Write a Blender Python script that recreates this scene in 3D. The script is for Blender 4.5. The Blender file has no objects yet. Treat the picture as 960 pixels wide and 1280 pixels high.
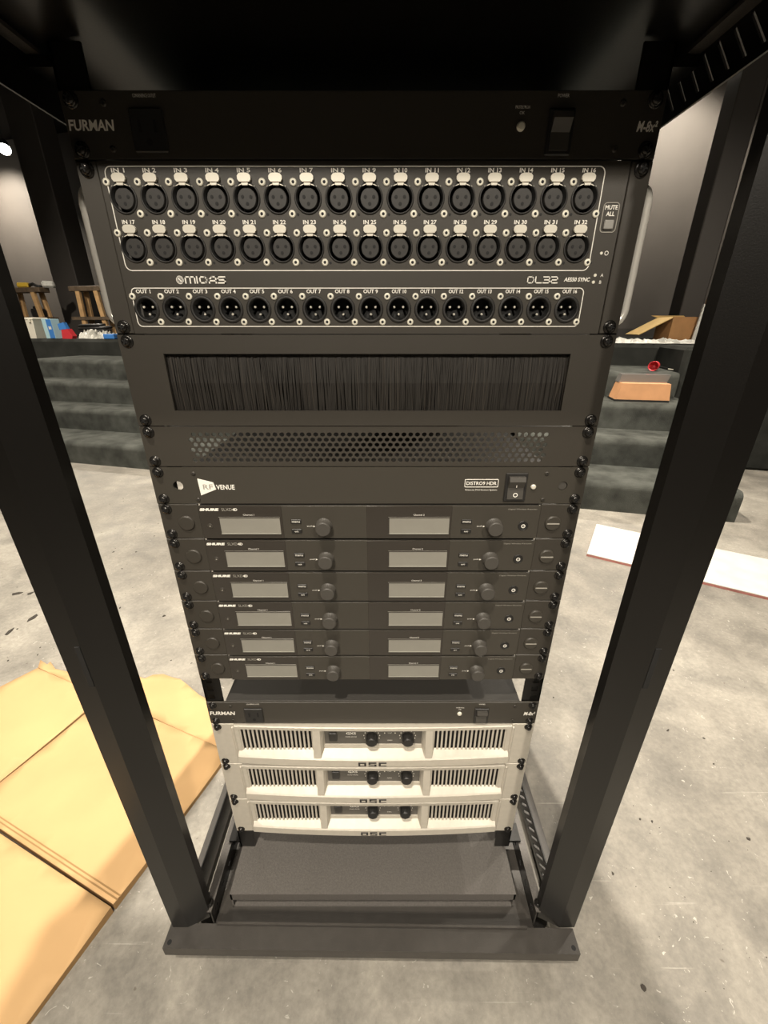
import bpy, math, random
from mathutils import Vector, Matrix
random.seed(7)
S = bpy.context.scene
COL = S.collection
PI = math.pi

# ------------------------------------------------------------------ camera
FPX, TH, CX, CD, CZ = 518.19, 0.421, 0.0166, 0.4348, 0.95
cam_d = bpy.data.cameras.new('camera')
cam_d.sensor_fit = 'VERTICAL'
cam_d.sensor_height = 36.0
cam_d.lens = FPX * 36.0 / 1280.0
cam_d.clip_start = 0.01
cam = bpy.data.objects.new('camera', cam_d)
COL.objects.link(cam)
cam.location = (CX, -CD, CZ)
cam.rotation_euler = (PI / 2 - TH, 0, 0)
S.camera = cam

# ------------------------------------------------------------------ world / exposure
w = bpy.data.worlds.new('world')
S.world = w
w.use_nodes = True
w.node_tree.nodes['Background'].inputs[0].default_value = (0.9, 0.85, 0.75, 1)
w.node_tree.nodes['Background'].inputs[1].default_value = 0.02
vs = S.view_settings
vs.view_transform = 'Standard'
vs.look = 'None'
vs.gamma = 1.0
vs.use_curve_mapping = False
vs.exposure = 0.14

# ceiling spotlights of the room, plus one added over the stage: (position, aim, watts, cone degrees, lens radius, name of what it lights)
WARM = (1.0, 0.905, 0.765)
LAMPS = [
    ((-0.85, -3.25, 3.22), (0.0, 0.0, 0.6), 420, 60, 0.10, 'black ceiling spotlight aimed at the rack front from the cardboard side'),
    ((1.50, -3.0, 3.22), (0.0, 0.0, 0.6), 290, 60, 0.10, 'black ceiling spotlight aimed at the rack front from the white board side'),
    ((-0.35, -1.05, 3.35), (0.0, 0.0, 0.3), 260, 44, 0.05, 'black ceiling spotlight straight above the floor in front of the rack'),
    ((0.10, 1.75, 3.25), (0.05, 1.1, 0.0), 600, 115, 0.035, 'black ceiling spotlight over the floor between rack and steps'),
    ((-2.5, 1.4, 3.35), (-2.3, 2.6, 0.3), 330, 110, 0.10, 'black ceiling spotlight over the steps on the bin side'),
    ((2.0, 1.2, 3.35), (1.7, 2.4, 0.3), 330, 110, 0.10, 'black ceiling spotlight over the steps above the peach box'),
    ((-3.9, 2.6, 3.45), (-3.5, 4.0, 0.8), 330, 90, 0.08, 'added unseen black spotlight brightening the bin and trestles on the stage'),  # added lamp out of view, brightens the otherwise dark stage front
    ((2.99, 4.57, 3.10), (1.0, 0.9, 0.3), 260, 80, 0.09, 'black ceiling spotlight seen above the column beside the open carton'),
    ((-4.31, 5.57, 2.79), (-2.6, 3.0, 0.3), 200, 80, 0.06, 'black ceiling spotlight hanging low behind the trestles'),
    ((-6.3, 7.0, 3.42), (-6.08, 7.95, 2.0), 420, 95, 0.07, 'black wall-washing spotlight in front of the back wall behind the trestles'),
    ((3.02, 4.70, 3.52), (3.25, 5.6, 1.9), 300, 100, 0.07, 'black wall-washing spotlight in front of the back wall behind the open carton'),
]

# ------------------------------------------------------------------ materials
def mat(name, col, rough=0.5, metal=0.0, var=0.0, scale=30.0, bump=0.0, bscale=200.0, spec=0.5, coat=0.0, emit=None, estr=0.0):
    m = bpy.data.materials.new(name)
    m.use_nodes = True
    nt = m.node_tree
    b = nt.nodes['Principled BSDF']
    b.inputs['Base Color'].default_value = (*col, 1)
    b.inputs['Roughness'].default_value = rough
    b.inputs['Metallic'].default_value = metal
    b.inputs['Specular IOR Level'].default_value = spec
    b.inputs['Coat Weight'].default_value = coat
    if emit:
        b.inputs['Emission Color'].default_value = (*emit, 1)
        b.inputs['Emission Strength'].default_value = estr
    tc = nt.nodes.new('ShaderNodeTexCoord')
    if var:
        n = nt.nodes.new('ShaderNodeTexNoise')
        n.inputs['Scale'].default_value = scale
        n.inputs['Detail'].default_value = 6
        nt.links.new(tc.outputs['Object'], n.inputs['Vector'])
        r = nt.nodes.new('ShaderNodeValToRGB')
        r.color_ramp.elements[0].position = 0.3
        r.color_ramp.elements[1].position = 0.7
        r.color_ramp.elements[0].color = (*[c * (1 - var) for c in col], 1)
        r.color_ramp.elements[1].color = (*[min(1, c * (1 + var)) for c in col], 1)
        nt.links.new(n.outputs['Fac'], r.inputs['Fac'])
        nt.links.new(r.outputs['Color'], b.inputs['Base Color'])
    if bump:
        n2 = nt.nodes.new('ShaderNodeTexNoise')
        n2.inputs['Scale'].default_value = bscale
        n2.inputs['Detail'].default_value = 4
        nt.links.new(tc.outputs['Object'], n2.inputs['Vector'])
        bp = nt.nodes.new('ShaderNodeBump')
        bp.inputs['Strength'].default_value = bump
        bp.inputs['Distance'].default_value = 0.002
        nt.links.new(n2.outputs['Fac'], bp.inputs['Height'])
        nt.links.new(bp.outputs['Normal'], b.inputs['Normal'])
    return m

M = {}
M['frame'] = mat('frame_black', (0.0050, 0.0044, 0.0038), 0.30, bump=0.05, bscale=900)
M['base'] = mat('base_dark_grey', (0.046, 0.041, 0.036), 0.45, var=0.12, scale=60, bump=0.15, bscale=900)
M['plate'] = mat('base_plate_grey', (0.105, 0.096, 0.088), 0.55, var=0.15, scale=350, bump=0.2, bscale=700)
M['unit'] = mat('unit_black', (0.041, 0.036, 0.029), 0.45, bump=0.1, bscale=1500)
M['unit2'] = mat('receiver_charcoal', (0.046, 0.041, 0.033), 0.42, bump=0.06, bscale=1500)
M['gloss'] = mat('receiver_gloss_window', (0.036, 0.031, 0.026), 0.16)
M['chassis'] = mat('chassis_black', (0.045, 0.042, 0.038), 0.5, bump=0.1, bscale=800)
M['dark'] = mat('deep_black', (0.006, 0.006, 0.006), 0.7)
M['rubber'] = mat('rubber_black', (0.014, 0.013, 0.012), 0.55)
M['insert'] = mat('socket_insert', (0.026, 0.024, 0.022), 0.5)
M['knob'] = mat('knob_grey', (0.060, 0.055, 0.048), 0.5)
M['print'] = mat('white_print', (0.86, 0.83, 0.76), 0.6)
M['printdim'] = mat('grey_print', (0.34, 0.32, 0.28), 0.6)
M['printdark'] = mat('dark_print', (0.05, 0.045, 0.04), 0.6)
M['chrome'] = mat('chrome', (0.90, 0.87, 0.80), 0.22, 0.3)
M['nickel'] = mat('nickel', (0.80, 0.76, 0.66), 0.35, 0.35)
M['nickelm'] = mat('nickel_matt', (0.78, 0.75, 0.64), 0.5, 0.15)
M['screwblk'] = mat('black_screw', (0.03, 0.028, 0.026), 0.25, 0.6)
M['brush'] = mat('brush_bristle', (0.022, 0.019, 0.016), 0.5)
M['brush2'] = mat('brush_bristle_pale', (0.040, 0.034, 0.028), 0.45)
M['lcd'] = mat('blank_display', (0.24, 0.23, 0.20), 0.30, var=0.05, scale=40)
M['lcdrim'] = mat('display_rim', (0.34, 0.33, 0.29), 0.35)
M['silver'] = mat('amplifier_silver', (0.52, 0.48, 0.41), 0.42, 0.15, var=0.04, scale=120)
M['amppanel'] = mat('amplifier_panel_grey', (0.085, 0.078, 0.068), 0.5)
M['btn'] = mat('mute_button_grey', (0.28, 0.27, 0.25), 0.5)
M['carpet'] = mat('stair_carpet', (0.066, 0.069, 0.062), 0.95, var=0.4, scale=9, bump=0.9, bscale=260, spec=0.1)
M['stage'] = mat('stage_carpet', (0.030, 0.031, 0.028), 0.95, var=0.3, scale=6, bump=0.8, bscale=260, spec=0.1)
M['wall'] = mat('wall_dark_grey', (0.085, 0.075, 0.066), 0.7, var=0.06, scale=3, bump=0.1, bscale=120)
M['wallb'] = mat('column_dark', (0.050, 0.044, 0.039), 0.65, bump=0.1, bscale=120)
M['ceil'] = mat('ceiling_black', (0.012, 0.011, 0.010), 0.8)
M['wood'] = mat('raw_pine', (0.55, 0.34, 0.16), 0.6, var=0.2, scale=15)
M['woodd'] = mat('dark_wood', (0.12, 0.085, 0.055), 0.6, var=0.3, scale=20)
M['white'] = mat('white_plastic', (0.72, 0.68, 0.58), 0.5)
M['blue'] = mat('blue_print', (0.05, 0.20, 0.55), 0.5)
M['cyan'] = mat('pale_blue_card', (0.42, 0.62, 0.68), 0.5)
M['red'] = mat('red_plastic', (0.55, 0.04, 0.05), 0.4)
M['yellow'] = mat('yellow_plastic', (0.75, 0.50, 0.06), 0.4)
M['sheet'] = mat('white_sheeting', (0.66, 0.65, 0.60), 0.5, var=0.15, scale=25, bump=0.5, bscale=60)
M['carton'] = mat('carton_tan', (0.62, 0.42, 0.16), 0.7, var=0.08, scale=12)
M['cartoni'] = mat('carton_brown', (0.42, 0.22, 0.09), 0.7, var=0.1, scale=12)
M['peach'] = mat('box_peach', (0.60, 0.31, 0.15), 0.6, var=0.12, scale=8)
M['smoke'] = mat('box_lid_smoky', (0.16, 0.15, 0.14), 0.25)
M['board'] = mat('white_board', (0.60, 0.58, 0.54), 0.6, var=0.08, scale=14)
M['boardedge'] = mat('board_pink_edge', (0.50, 0.20, 0.17), 0.6, var=0.2, scale=20)
M['cardboard'] = mat('cardboard_sheet', (0.60, 0.375, 0.175), 0.75, var=0.07, scale=5, bump=0.12, bscale=40)
M['cardedge'] = mat('cardboard_edge', (0.34, 0.20, 0.08), 0.8)
M['debris'] = mat('floor_dirt', (0.05, 0.042, 0.034), 0.9)
M['black'] = mat('black_plastic', (0.018, 0.017, 0.016), 0.45)
M['lens'] = mat('lamp_lens', (1, 1, 1), 0.3, emit=WARM, estr=60)

def concrete():
    m = bpy.data.materials.new('concrete_floor')
    m.use_nodes = True
    nt = m.node_tree
    L = nt.links
    b = nt.nodes['Principled BSDF']
    tc = nt.nodes.new('ShaderNodeTexCoord')
    def noise(s, d=6, dist=0.0, rough=0.55):
        n = nt.nodes.new('ShaderNodeTexNoise')
        n.inputs['Scale'].default_value = s
        n.inputs['Detail'].default_value = d
        n.inputs['Distortion'].default_value = dist
        n.inputs['Roughness'].default_value = rough
        L.new(tc.outputs['Object'], n.inputs['Vector'])
        return n
    def ramp(src, stops):
        r = nt.nodes.new('ShaderNodeValToRGB')
        while len(r.color_ramp.elements) < len(stops):
            r.color_ramp.elements.new(0.5)
        for e, (p, c) in zip(r.color_ramp.elements, stops):
            e.position = p
            e.color = (*c, 1) if len(c) == 3 else c
        L.new(src, r.inputs['Fac'])
        return r
    def mix(a, bb, fac, mode='MIX'):
        x = nt.nodes.new('ShaderNodeMix')
        x.data_type = 'RGBA'
        x.blend_type = mode
        L.new(a, x.inputs['A'])
        L.new(bb, x.inputs['B'])
        if isinstance(fac, float):
            x.inputs['Factor'].default_value = fac
        else:
            L.new(fac, x.inputs['Factor'])
        return x.outputs['Result']
    n1 = noise(1.3, 8, 0.6)
    base = ramp(n1.outputs['Fac'], [(0.30, (0.170, 0.157, 0.137)), (0.50, (0.29, 0.270, 0.236)), (0.70, (0.41, 0.385, 0.338))])
    n2 = noise(7, 10, 0.3, 0.65)
    mot = ramp(n2.outputs['Fac'], [(0.3, (0.60, 0.60, 0.60)), (0.7, (1.22, 1.21, 1.19))])
    c = mix(base.outputs['Color'], mot.outputs['Color'], 1.0, 'MULTIPLY')
    # dirt specks
    n3 = noise(38, 2)
    sp = ramp(n3.outputs['Fac'], [(0.74, (0, 0, 0)), (0.77, (0.8, 0.8, 0.8))])
    dk = nt.nodes.new('ShaderNodeRGB')
    dk.outputs[0].default_value = (0.13, 0.11, 0.09, 1)
    c = mix(c, dk.outputs[0], sp.outputs['Color'])
    # pale scuffs and chips
    n4 = noise(55, 3, 2.0)
    sc = ramp(n4.outputs['Fac'], [(0.685, (0, 0, 0)), (0.72, (0.55, 0.55, 0.55))])
    pl = nt.nodes.new('ShaderNodeRGB')
    pl.outputs[0].default_value = (0.62, 0.59, 0.53, 1)
    c = mix(c, pl.outputs[0], sc.outputs['Color'])
    # scratches: stretched noise
    mp = nt.nodes.new('ShaderNodeMapping')
    mp.inputs['Rotation'].default_value = (0, 0, 0.5)
    mp.inputs['Scale'].default_value = (3.0, 120.0, 1)
    L.new(tc.outputs['Object'], mp.inputs['Vector'])
    n5 = nt.nodes.new('ShaderNodeTexNoise')
    n5.inputs['Scale'].default_value = 1.0
    n5.inputs['Detail'].default_value = 3
    L.new(mp.outputs['Vector'], n5.inputs['Vector'])
    st = ramp(n5.outputs['Fac'], [(0.69, (0, 0, 0)), (0.74, (0.35, 0.35, 0.35))])
    c = mix(c, pl.outputs[0], st.outputs['Color'])
    n6 = noise(90, 8, 0.0, 0.7)
    gr = ramp(n6.outputs['Fac'], [(0.3, (0.80, 0.80, 0.80)), (0.7, (1.15, 1.15, 1.14))])
    c = mix(c, gr.outputs['Color'], 1.0, 'MULTIPLY')
    L.new(c, b.inputs['Base Color'])
    rr = ramp(n2.outputs['Fac'], [(0.3, (0.45, 0.45, 0.45)), (0.7, (0.7, 0.7, 0.7))])
    L.new(rr.outputs['Color'], b.inputs['Roughness'])
    bp = nt.nodes.new('ShaderNodeBump')
    bp.inputs['Strength'].default_value = 0.25
    bp.inputs['Distance'].default_value = 0.004
    L.new(n2.outputs['Fac'], bp.inputs['Height'])
    L.new(bp.outputs['Normal'], b.inputs['Normal'])
    return m
M['concrete'] = concrete()

# ------------------------------------------------------------------ mesh helpers
class MB:
    def __init__(s):
        s.v, s.f, s.mi, s.sm = [], [], [], []
    def quad(s, pts, mi=0, sm=False):
        n = len(s.v)
        s.v += [tuple(p) for p in pts]
        s.f.append(tuple(range(n, n + len(pts))))
        s.mi.append(mi); s.sm.append(sm)
        return s
    def box(s, x0, x1, y0, y1, z0, z1, mi=0, bev=0.0):
        if bev <= 0:
            n = len(s.v)
            s.v += [(x, y, z) for z in (z0, z1) for y in (y0, y1) for x in (x0, x1)]
            for q in ((0, 2, 3, 1), (4, 5, 7, 6), (0, 1, 5, 4), (2, 6, 7, 3), (0, 4, 6, 2), (1, 3, 7, 5)):
                s.f.append(tuple(n + i for i in q)); s.mi.append(mi); s.sm.append(False)
            return s
        b = min(bev, (x1 - x0) * .49, (y1 - y0) * .49, (z1 - z0) * .49)
        n = len(s.v)
        idx = {}
        for ix in (0, 1):
            for iy in (0, 1):
                for iz in (0, 1):
                    X, Y, Z = (x0, x1)[ix], (y0, y1)[iy], (z0, z1)[iz]
                    sx, sy, sz = (b, -b)[ix], (b, -b)[iy], (b, -b)[iz]
                    idx[ix, iy, iz, 'x'] = len(s.v); s.v.append((X, Y + sy, Z + sz))
                    idx[ix, iy, iz, 'y'] = len(s.v); s.v.append((X + sx, Y, Z + sz))
                    idx[ix, iy, iz, 'z'] = len(s.v); s.v.append((X + sx, Y + sy, Z))
        def add(*k):
            s.f.append(tuple(idx[q] for q in k)); s.mi.append(mi); s.sm.append(False)
        for i in (0, 1):
            o = [(0, 0), (0, 1), (1, 1), (1, 0)] if i == 0 else [(0, 0), (1, 0), (1, 1), (0, 1)]
            add(*[(i, a, c, 'x') for a, c in o[::-1]] if False else [(i, a, c, 'x') for a, c in o])
            add(*[(a, i, c, 'y') for a, c in o[::-1]])
            add(*[(a, c, i, 'z') for a, c in o])
        for a in (0, 1):
            for c in (0, 1):
                add((0, a, c, 'y'), (1, a, c, 'y'), (1, a, c, 'z'), (0, a, c, 'z'))
                add((a, 0, c, 'x'), (a, 1, c, 'x'), (a, 1, c, 'z'), (a, 0, c, 'z'))
                add((a, c, 0, 'x'), (a, c, 1, 'x'), (a, c, 1, 'y'), (a, c, 0, 'y'))
        for ix in (0, 1):
            for iy in (0, 1):
                for iz in (0, 1):
                    add((ix, iy, iz, 'x'), (ix, iy, iz, 'y'), (ix, iy, iz, 'z'))
        return s
    def lathe_y(s, prof, seg=20, cx=0.0, cz=0.0, mi=0, sm=True, cap0=False, cap1=False, mis=None, sx=1.0, sz=1.0):
        """prof: list of (radius, y) revolved about the y axis through (cx, cz)"""
        n = len(s.v)
        for r, y in prof:
            for k in range(seg):
                a = 2 * PI * k / seg
                s.v.append((cx + sx * r * math.cos(a), y, cz + sz * r * math.sin(a)))
        for i in range(len(prof) - 1):
            for k in range(seg):
                k2 = (k + 1) % seg
                s.f.append((n + i * seg + k, n + i * seg + k2, n + (i + 1) * seg + k2, n + (i + 1) * seg + k))
                s.mi.append(mis[i] if mis else mi); s.sm.append(sm)
        if cap0:
            s.f.append(tuple(n + k for k in range(seg))); s.mi.append(mis[0] if mis else mi); s.sm.append(False)
        if cap1:
            o = n + (len(prof) - 1) * seg
            s.f.append(tuple(o + k for k in range(seg))); s.mi.append(mis[-1] if mis else mi); s.sm.append(False)
        return s
    def lathe_z(s, prof, seg=20, cx=0.0, cy=0.0, mi=0, sm=True, cap0=True, cap1=True):
        n = len(s.v)
        for r, z in prof:
            for k in range(seg):
                a = 2 * PI * k / seg
                s.v.append((cx + r * math.cos(a), cy + r * math.sin(a), z))
        for i in range(len(prof) - 1):
            for k in range(seg):
                k2 = (k + 1) % seg
                s.f.append((n + i * seg + k, n + i * seg + k2, n + (i + 1) * seg + k2, n + (i + 1) * seg + k))
                s.mi.append(mi); s.sm.append(sm)
        if cap0:
            s.f.append(tuple(n + k for k in range(seg))[::-1]); s.mi.append(mi); s.sm.append(False)
        if cap1:
            o = n + (len(prof) - 1) * seg
            s.f.append(tuple(o + k for k in range(seg))); s.mi.append(mi); s.sm.append(False)
        return s
    def tube(s, pts, r, seg=10, mi=0):
        pts = [Vector(p) for p in pts]
        n = len(s.v)
        up = Vector((0.0, 1.0, 0.123)).normalized()
        for i, p in enumerate(pts):
            t = (pts[min(i + 1, len(pts) - 1)] - pts[max(i - 1, 0)]).normalized()
            a = t.cross(up).normalized()
            b = a.cross(t)
            for k in range(seg):
                w_ = 2 * PI * k / seg
                s.v.append(tuple(p + a * (r * math.cos(w_)) + b * (r * math.sin(w_))))
        for i in range(len(pts) - 1):
            for k in range(seg):
                k2 = (k + 1) % seg
                s.f.append((n + i * seg + k, n + i * seg + k2, n + (i + 1) * seg + k2, n + (i + 1) * seg + k))
                s.mi.append(mi); s.sm.append(True)
        s.f.append(tuple(n + k for k in range(seg))[::-1]); s.mi.append(mi); s.sm.append(False)
        o = n + (len(pts) - 1) * seg
        s.f.append(tuple(o + k for k in range(seg))); s.mi.append(mi); s.sm.append(False)
        return s
    def prism(s, poly, y0, y1, mi=0, axis='y', mside=None):
        """extrude a 2-d polygon: axis 'y' -> poly (x,z); 'z' -> (x,y); 'x' -> (y,z)"""
        def P(p, h):
            return (p[0], h, p[1]) if axis == 'y' else (p[0], p[1], h) if axis == 'z' else (h, p[0], p[1])
        n = len(s.v); k = len(poly)
        s.v += [P(p, y0) for p in poly] + [P(p, y1) for p in poly]
        s.f.append(tuple(range(n, n + k))); s.mi.append(mi); s.sm.append(False)
        s.f.append(tuple(range(n + k, n + 2 * k))[::-1]); s.mi.append(mi); s.sm.append(False)
        for i in range(k):
            j = (i + 1) % k
            s.f.append((n + i, n + k + i, n + k + j, n + j)); s.mi.append(mi if mside is None else mside); s.sm.append(False)
        return s
    def cell(s, x0, x1, z0, z1, cx, cz, r, seg, y0, y1, mi=0, rz=None):
        """rectangular piece of plate with a round hole through it (front y0, back y1)"""
        rz = rz or r
        ang = [2 * PI * k / seg for k in range(seg)]
        for X, Z in ((x0, z0), (x1, z0), (x1, z1), (x0, z1)):
            ang.append(math.atan2(Z - cz, X - cx) % (2 * PI))
        ang = sorted(set(round(a, 5) for a in ang))
        P = []
        for a in ang:
            c, d = math.cos(a), math.sin(a)
            t = 1e9
            if c > 1e-6: t = min(t, (x1 - cx) / c)
            if c < -1e-6: t = min(t, (x0 - cx) / c)
            if d > 1e-6: t = min(t, (z1 - cz) / d)
            if d < -1e-6: t = min(t, (z0 - cz) / d)
            P.append(((cx + r * c, cz + rz * d), (cx + t * c, cz + t * d)))
        for i in range(len(P)):
            (a, b), (c, d) = P[i], P[(i + 1) % len(P)]
            s.quad([(a[0], y0, a[1]), (b[0], y0, b[1]), (d[0], y0, d[1]), (c[0], y0, c[1])], mi)
            s.quad([(a[0], y1, a[1]), (c[0], y1, c[1]), (d[0], y1, d[1]), (b[0], y1, b[1])], mi)
            s.quad([(a[0], y0, a[1]), (c[0], y0, c[1]), (c[0], y1, c[1]), (a[0], y1, a[1])], mi)
        return s
    def frame(s, x0, x1, z0, z1, t, rad, y0, y1, mi=0, n=5):
        """rounded rectangular outline of line width t, in the x-z plane"""
        def loop(o):
            L_ = []
            r = max(rad - o, 0.0002)
            for cx_, cz_, a0 in ((x1 - rad, z1 - rad, 0), (x0 + rad, z1 - rad, 90), (x0 + rad, z0 + rad, 180), (x1 - rad, z0 + rad, 270)):
                for k in range(n + 1):
                    a = math.radians(a0 + 90 * k / n)
                    L_.append((cx_ + r * math.cos(a), cz_ + r * math.sin(a)))
            return L_
        A, B = loop(0), loop(t)
        k = len(A)
        for i in range(k):
            j = (i + 1) % k
            s.quad([(A[i][0], y0, A[i][1]), (B[i][0], y0, B[i][1]), (B[j][0], y0, B[j][1]), (A[j][0], y0, A[j][1])], mi)
            s.quad([(A[i][0], y0, A[i][1]), (A[j][0], y0, A[j][1]), (A[j][0], y1, A[j][1]), (A[i][0], y1, A[i][1])], mi)
            s.quad([(B[i][0], y0, B[i][1]), (B[i][0], y1, B[i][1]), (B[j][0], y1, B[j][1]), (B[j][0], y0, B[j][1])], mi)
        return s
    def mesh(s, name, mats):
        me = bpy.data.meshes.new(name)
        me.from_pydata(s.v, [], s.f)
        for m in (mats if isinstance(mats, (list, tuple)) else [mats]):
            me.materials.append(M[m] if isinstance(m, str) else m)
        me.polygons.foreach_set('material_index', s.mi)
        me.polygons.foreach_set('use_smooth', s.sm)
        me.update()
        import bmesh
        bm = bmesh.new(); bm.from_mesh(me)
        bmesh.ops.remove_doubles(bm, verts=bm.verts, dist=1e-6)
        bmesh.ops.recalc_face_normals(bm, faces=bm.faces)
        bm.to_mesh(me); bm.free()
        return me

def link(name, me, parent=None, loc=(0, 0, 0), rot=(0, 0, 0)):
    o = bpy.data.objects.new(name, me)
    COL.objects.link(o)
    o.parent = parent
    o.location = loc
    o.rotation_euler = rot
    return o
def part(name, mb, mats, parent=None, loc=(0, 0, 0), rot=(0, 0, 0), label=None):
    o = link(name, mb.mesh(name, mats), parent, loc, rot)
    if label: o['label'] = label
    return o
def thing(name, label, cat, loc=(0, 0, 0), rz=0.0, group=None, rot=None):
    o = bpy.data.objects.new(name, None)
    COL.objects.link(o)
    o.location = loc
    o.rotation_euler = rot or (0, 0, rz)
    o.empty_display_size = 0.05
    o['label'] = label; o['category'] = cat
    if group: o['group'] = group
    return o
def tag(o, label, cat, group=None):
    o['label'] = label; o['category'] = cat
    if group: o['group'] = group
    return o
def struct(o):
    o['kind'] = 'structure'
    return o

_tc = {}
def text_mesh(s, w_, h, bold=0.0, shear=0.0, matn='print'):
    key = (s, round(w_ or 0, 5), round(h, 5), bold, shear, matn)
    if key in _tc: return _tc[key]
    cu = bpy.data.curves.new('lettering', 'FONT')
    cu.body = s
    cu.align_x = 'CENTER'; cu.align_y = 'CENTER'
    cu.size = 1.0; cu.offset = bold; cu.shear = shear
    cu.resolution_u = 2
    o = bpy.data.objects.new('lettering', cu)
    COL.objects.link(o)
    bpy.context.view_layer.update()
    me = bpy.data.meshes.new_from_object(o.evaluated_get(bpy.context.evaluated_depsgraph_get()))
    bpy.data.objects.remove(o)
    xs = [v.co.x for v in me.vertices]; ys = [v.co.y for v in me.vertices]
    cx, cy = (min(xs) + max(xs)) / 2, (min(ys) + max(ys)) / 2
    kz = h / (max(ys) - min(ys))
    kx = (w_ / (max(xs) - min(xs))) if w_ else kz
    for v in me.vertices:
        v.co = ((v.co.x - cx) * kx, 0.0, (v.co.y - cy) * kz)
    me.materials.clear(); me.materials.append(M[matn])
    me.name = 'lettering'
    _tc[key] = me
    return me
def text(s, parent, x, z, h, w_=None, y=-0.0004, bold=0.0, shear=0.0, matn='print', rot=(0, 0, 0)):
    return link('lettering', text_mesh(s, w_, h, bold, shear, matn), parent, (x, y, z), rot)

U = 0.04445
ZT = CZ + 0.1264          # top of the 3-unit stage box
def zb(n):                 # height of the boundary n units below that
    return ZT - n * U

# ------------------------------------------------------------------ pixel -> place (depth from floor, stage, steps)
def at_floor(px, py, h=0.0):
    a = (px - 480) / FPX; b = (py - 640) / FPX
    F = math.cos(TH) - b * math.sin(TH); V = -(math.sin(TH) + b * math.cos(TH))
    t = (CZ - h) / -V
    return (CX + a * t, F * t - CD)
def at_depth(px, py, y):
    a = (px - 480) / FPX; b = (py - 640) / FPX
    F = math.cos(TH) - b * math.sin(TH); V = -(math.sin(TH) + b * math.cos(TH))
    t = (y + CD) / F
    return (CX + a * t, CZ + V * t)

# ================================================================== ROOM
fl = MB(); fl.box(-9, 7, -6, 10.5, -0.1, 0.0)
struct(part('floor', fl, 'concrete'))
PHI = math.radians(-14.0)
EX = Vector((math.cos(PHI), math.sin(PHI), 0)); EN = Vector((-math.sin(PHI), math.cos(PHI), 0))
CAMXY = Vector((0, -CD, 0))
def stg(e, n, z=0.0):      # stage frame: e along the steps, n into the stage, measured from below the camera
    return CAMXY + EX * e + EN * n + Vector((0, 0, z))
def stg_en(x, y):
    d = Vector((x, y, 0)) - CAMXY
    return d.dot(EX), d.dot(EN)
STH = 0.825
ceil = MB(); ceil.box(-9, 7, -6, 10.5, 3.6, 3.7)
struct(part('ceiling', ceil, 'ceil'))
for nm, b in (('wall_left', (-8.6, -8.5, -4.5, 10.4)), ('wall_right', (6.0, 6.1, -4.5, 10.4)), ('wall_front', (-8.5, 6.0, -4.6, -4.5))):
    m_ = MB(); m_.box(b[0], b[1], b[2], b[3], 0, 3.6)
    struct(part(nm, m_, 'wallb'))
def stage_obj(name, mb, mats):
    return part(name, mb, mats, None, CAMXY, (0, 0, PHI))
m_ = MB(); m_.box(-10.4, 4.7, 6.6, 6.7, 0, 3.6)
struct(stage_obj('wall_back', m_, 'wall'))
m_ = MB(); m_.box(-10.4, 4.7, 6.575, 6.6, STH, STH + 0.10)
struct(stage_obj('baseboard_back', m_, 'wallb'))
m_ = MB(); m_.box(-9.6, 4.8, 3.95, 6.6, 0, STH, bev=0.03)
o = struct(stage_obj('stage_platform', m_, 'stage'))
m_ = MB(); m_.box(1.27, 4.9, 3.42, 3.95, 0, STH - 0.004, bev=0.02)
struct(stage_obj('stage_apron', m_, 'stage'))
stairs = thing('stage_stairs', 'wide dark carpeted stairs leading up to the stage', 'stairs', tuple(CAMXY), PHI)
del stairs['label'], stairs['category']
stairs['kind'] = 'structure'
NOSE = [2.38, 2.73, 3.03, 3.34, 3.95]
RISE = STH / 5
E0, E1 = -4.35, 1.38
for i in range(4):
    n0, n1 = NOSE[i], 3.95
    z0, z1 = 0.0 if i == 0 else RISE * i + 0.0, RISE * (i + 1)
    r = 0.035
    prof = [(n0, z0)]
    for k in range(7):
        a = math.radians(180 - 15 * k)
        prof.append((n0 + r + r * math.cos(a), z1 - r + r * math.sin(a)))
    prof += [(n1, z1), (n1, z0)]
    ex = -0.04 - 0.03 * i
    m_ = MB(); m_.prism(prof, E0 - 0.12 + 0.03 * i, E1 + ex, axis='x')
    part('step', m_, 'carpet', stairs)
# columns standing on the stage
for k, (px0, px1, n) in enumerate(((53, 84, 5.15), (876, 905, 4.75))):
    # edges read at row 300
    es = []
    for px in (px0, px1):
        a = (px - 480) / FPX; b = (300 - 640) / FPX
        F = math.cos(TH) - b * math.sin(TH)
        # solve for t so that n-distance matches
        t = n / (a * EN.x + F * EN.y)
        es.append(a * t * EX.x + F * t * EX.y)
    m_ = MB(); m_.box(es[0], es[1], n, n + 0.28, STH, 3.6, bev=0.008)
    struct(stage_obj('column_%d' % (k + 1), m_, 'wallb'))

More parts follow.
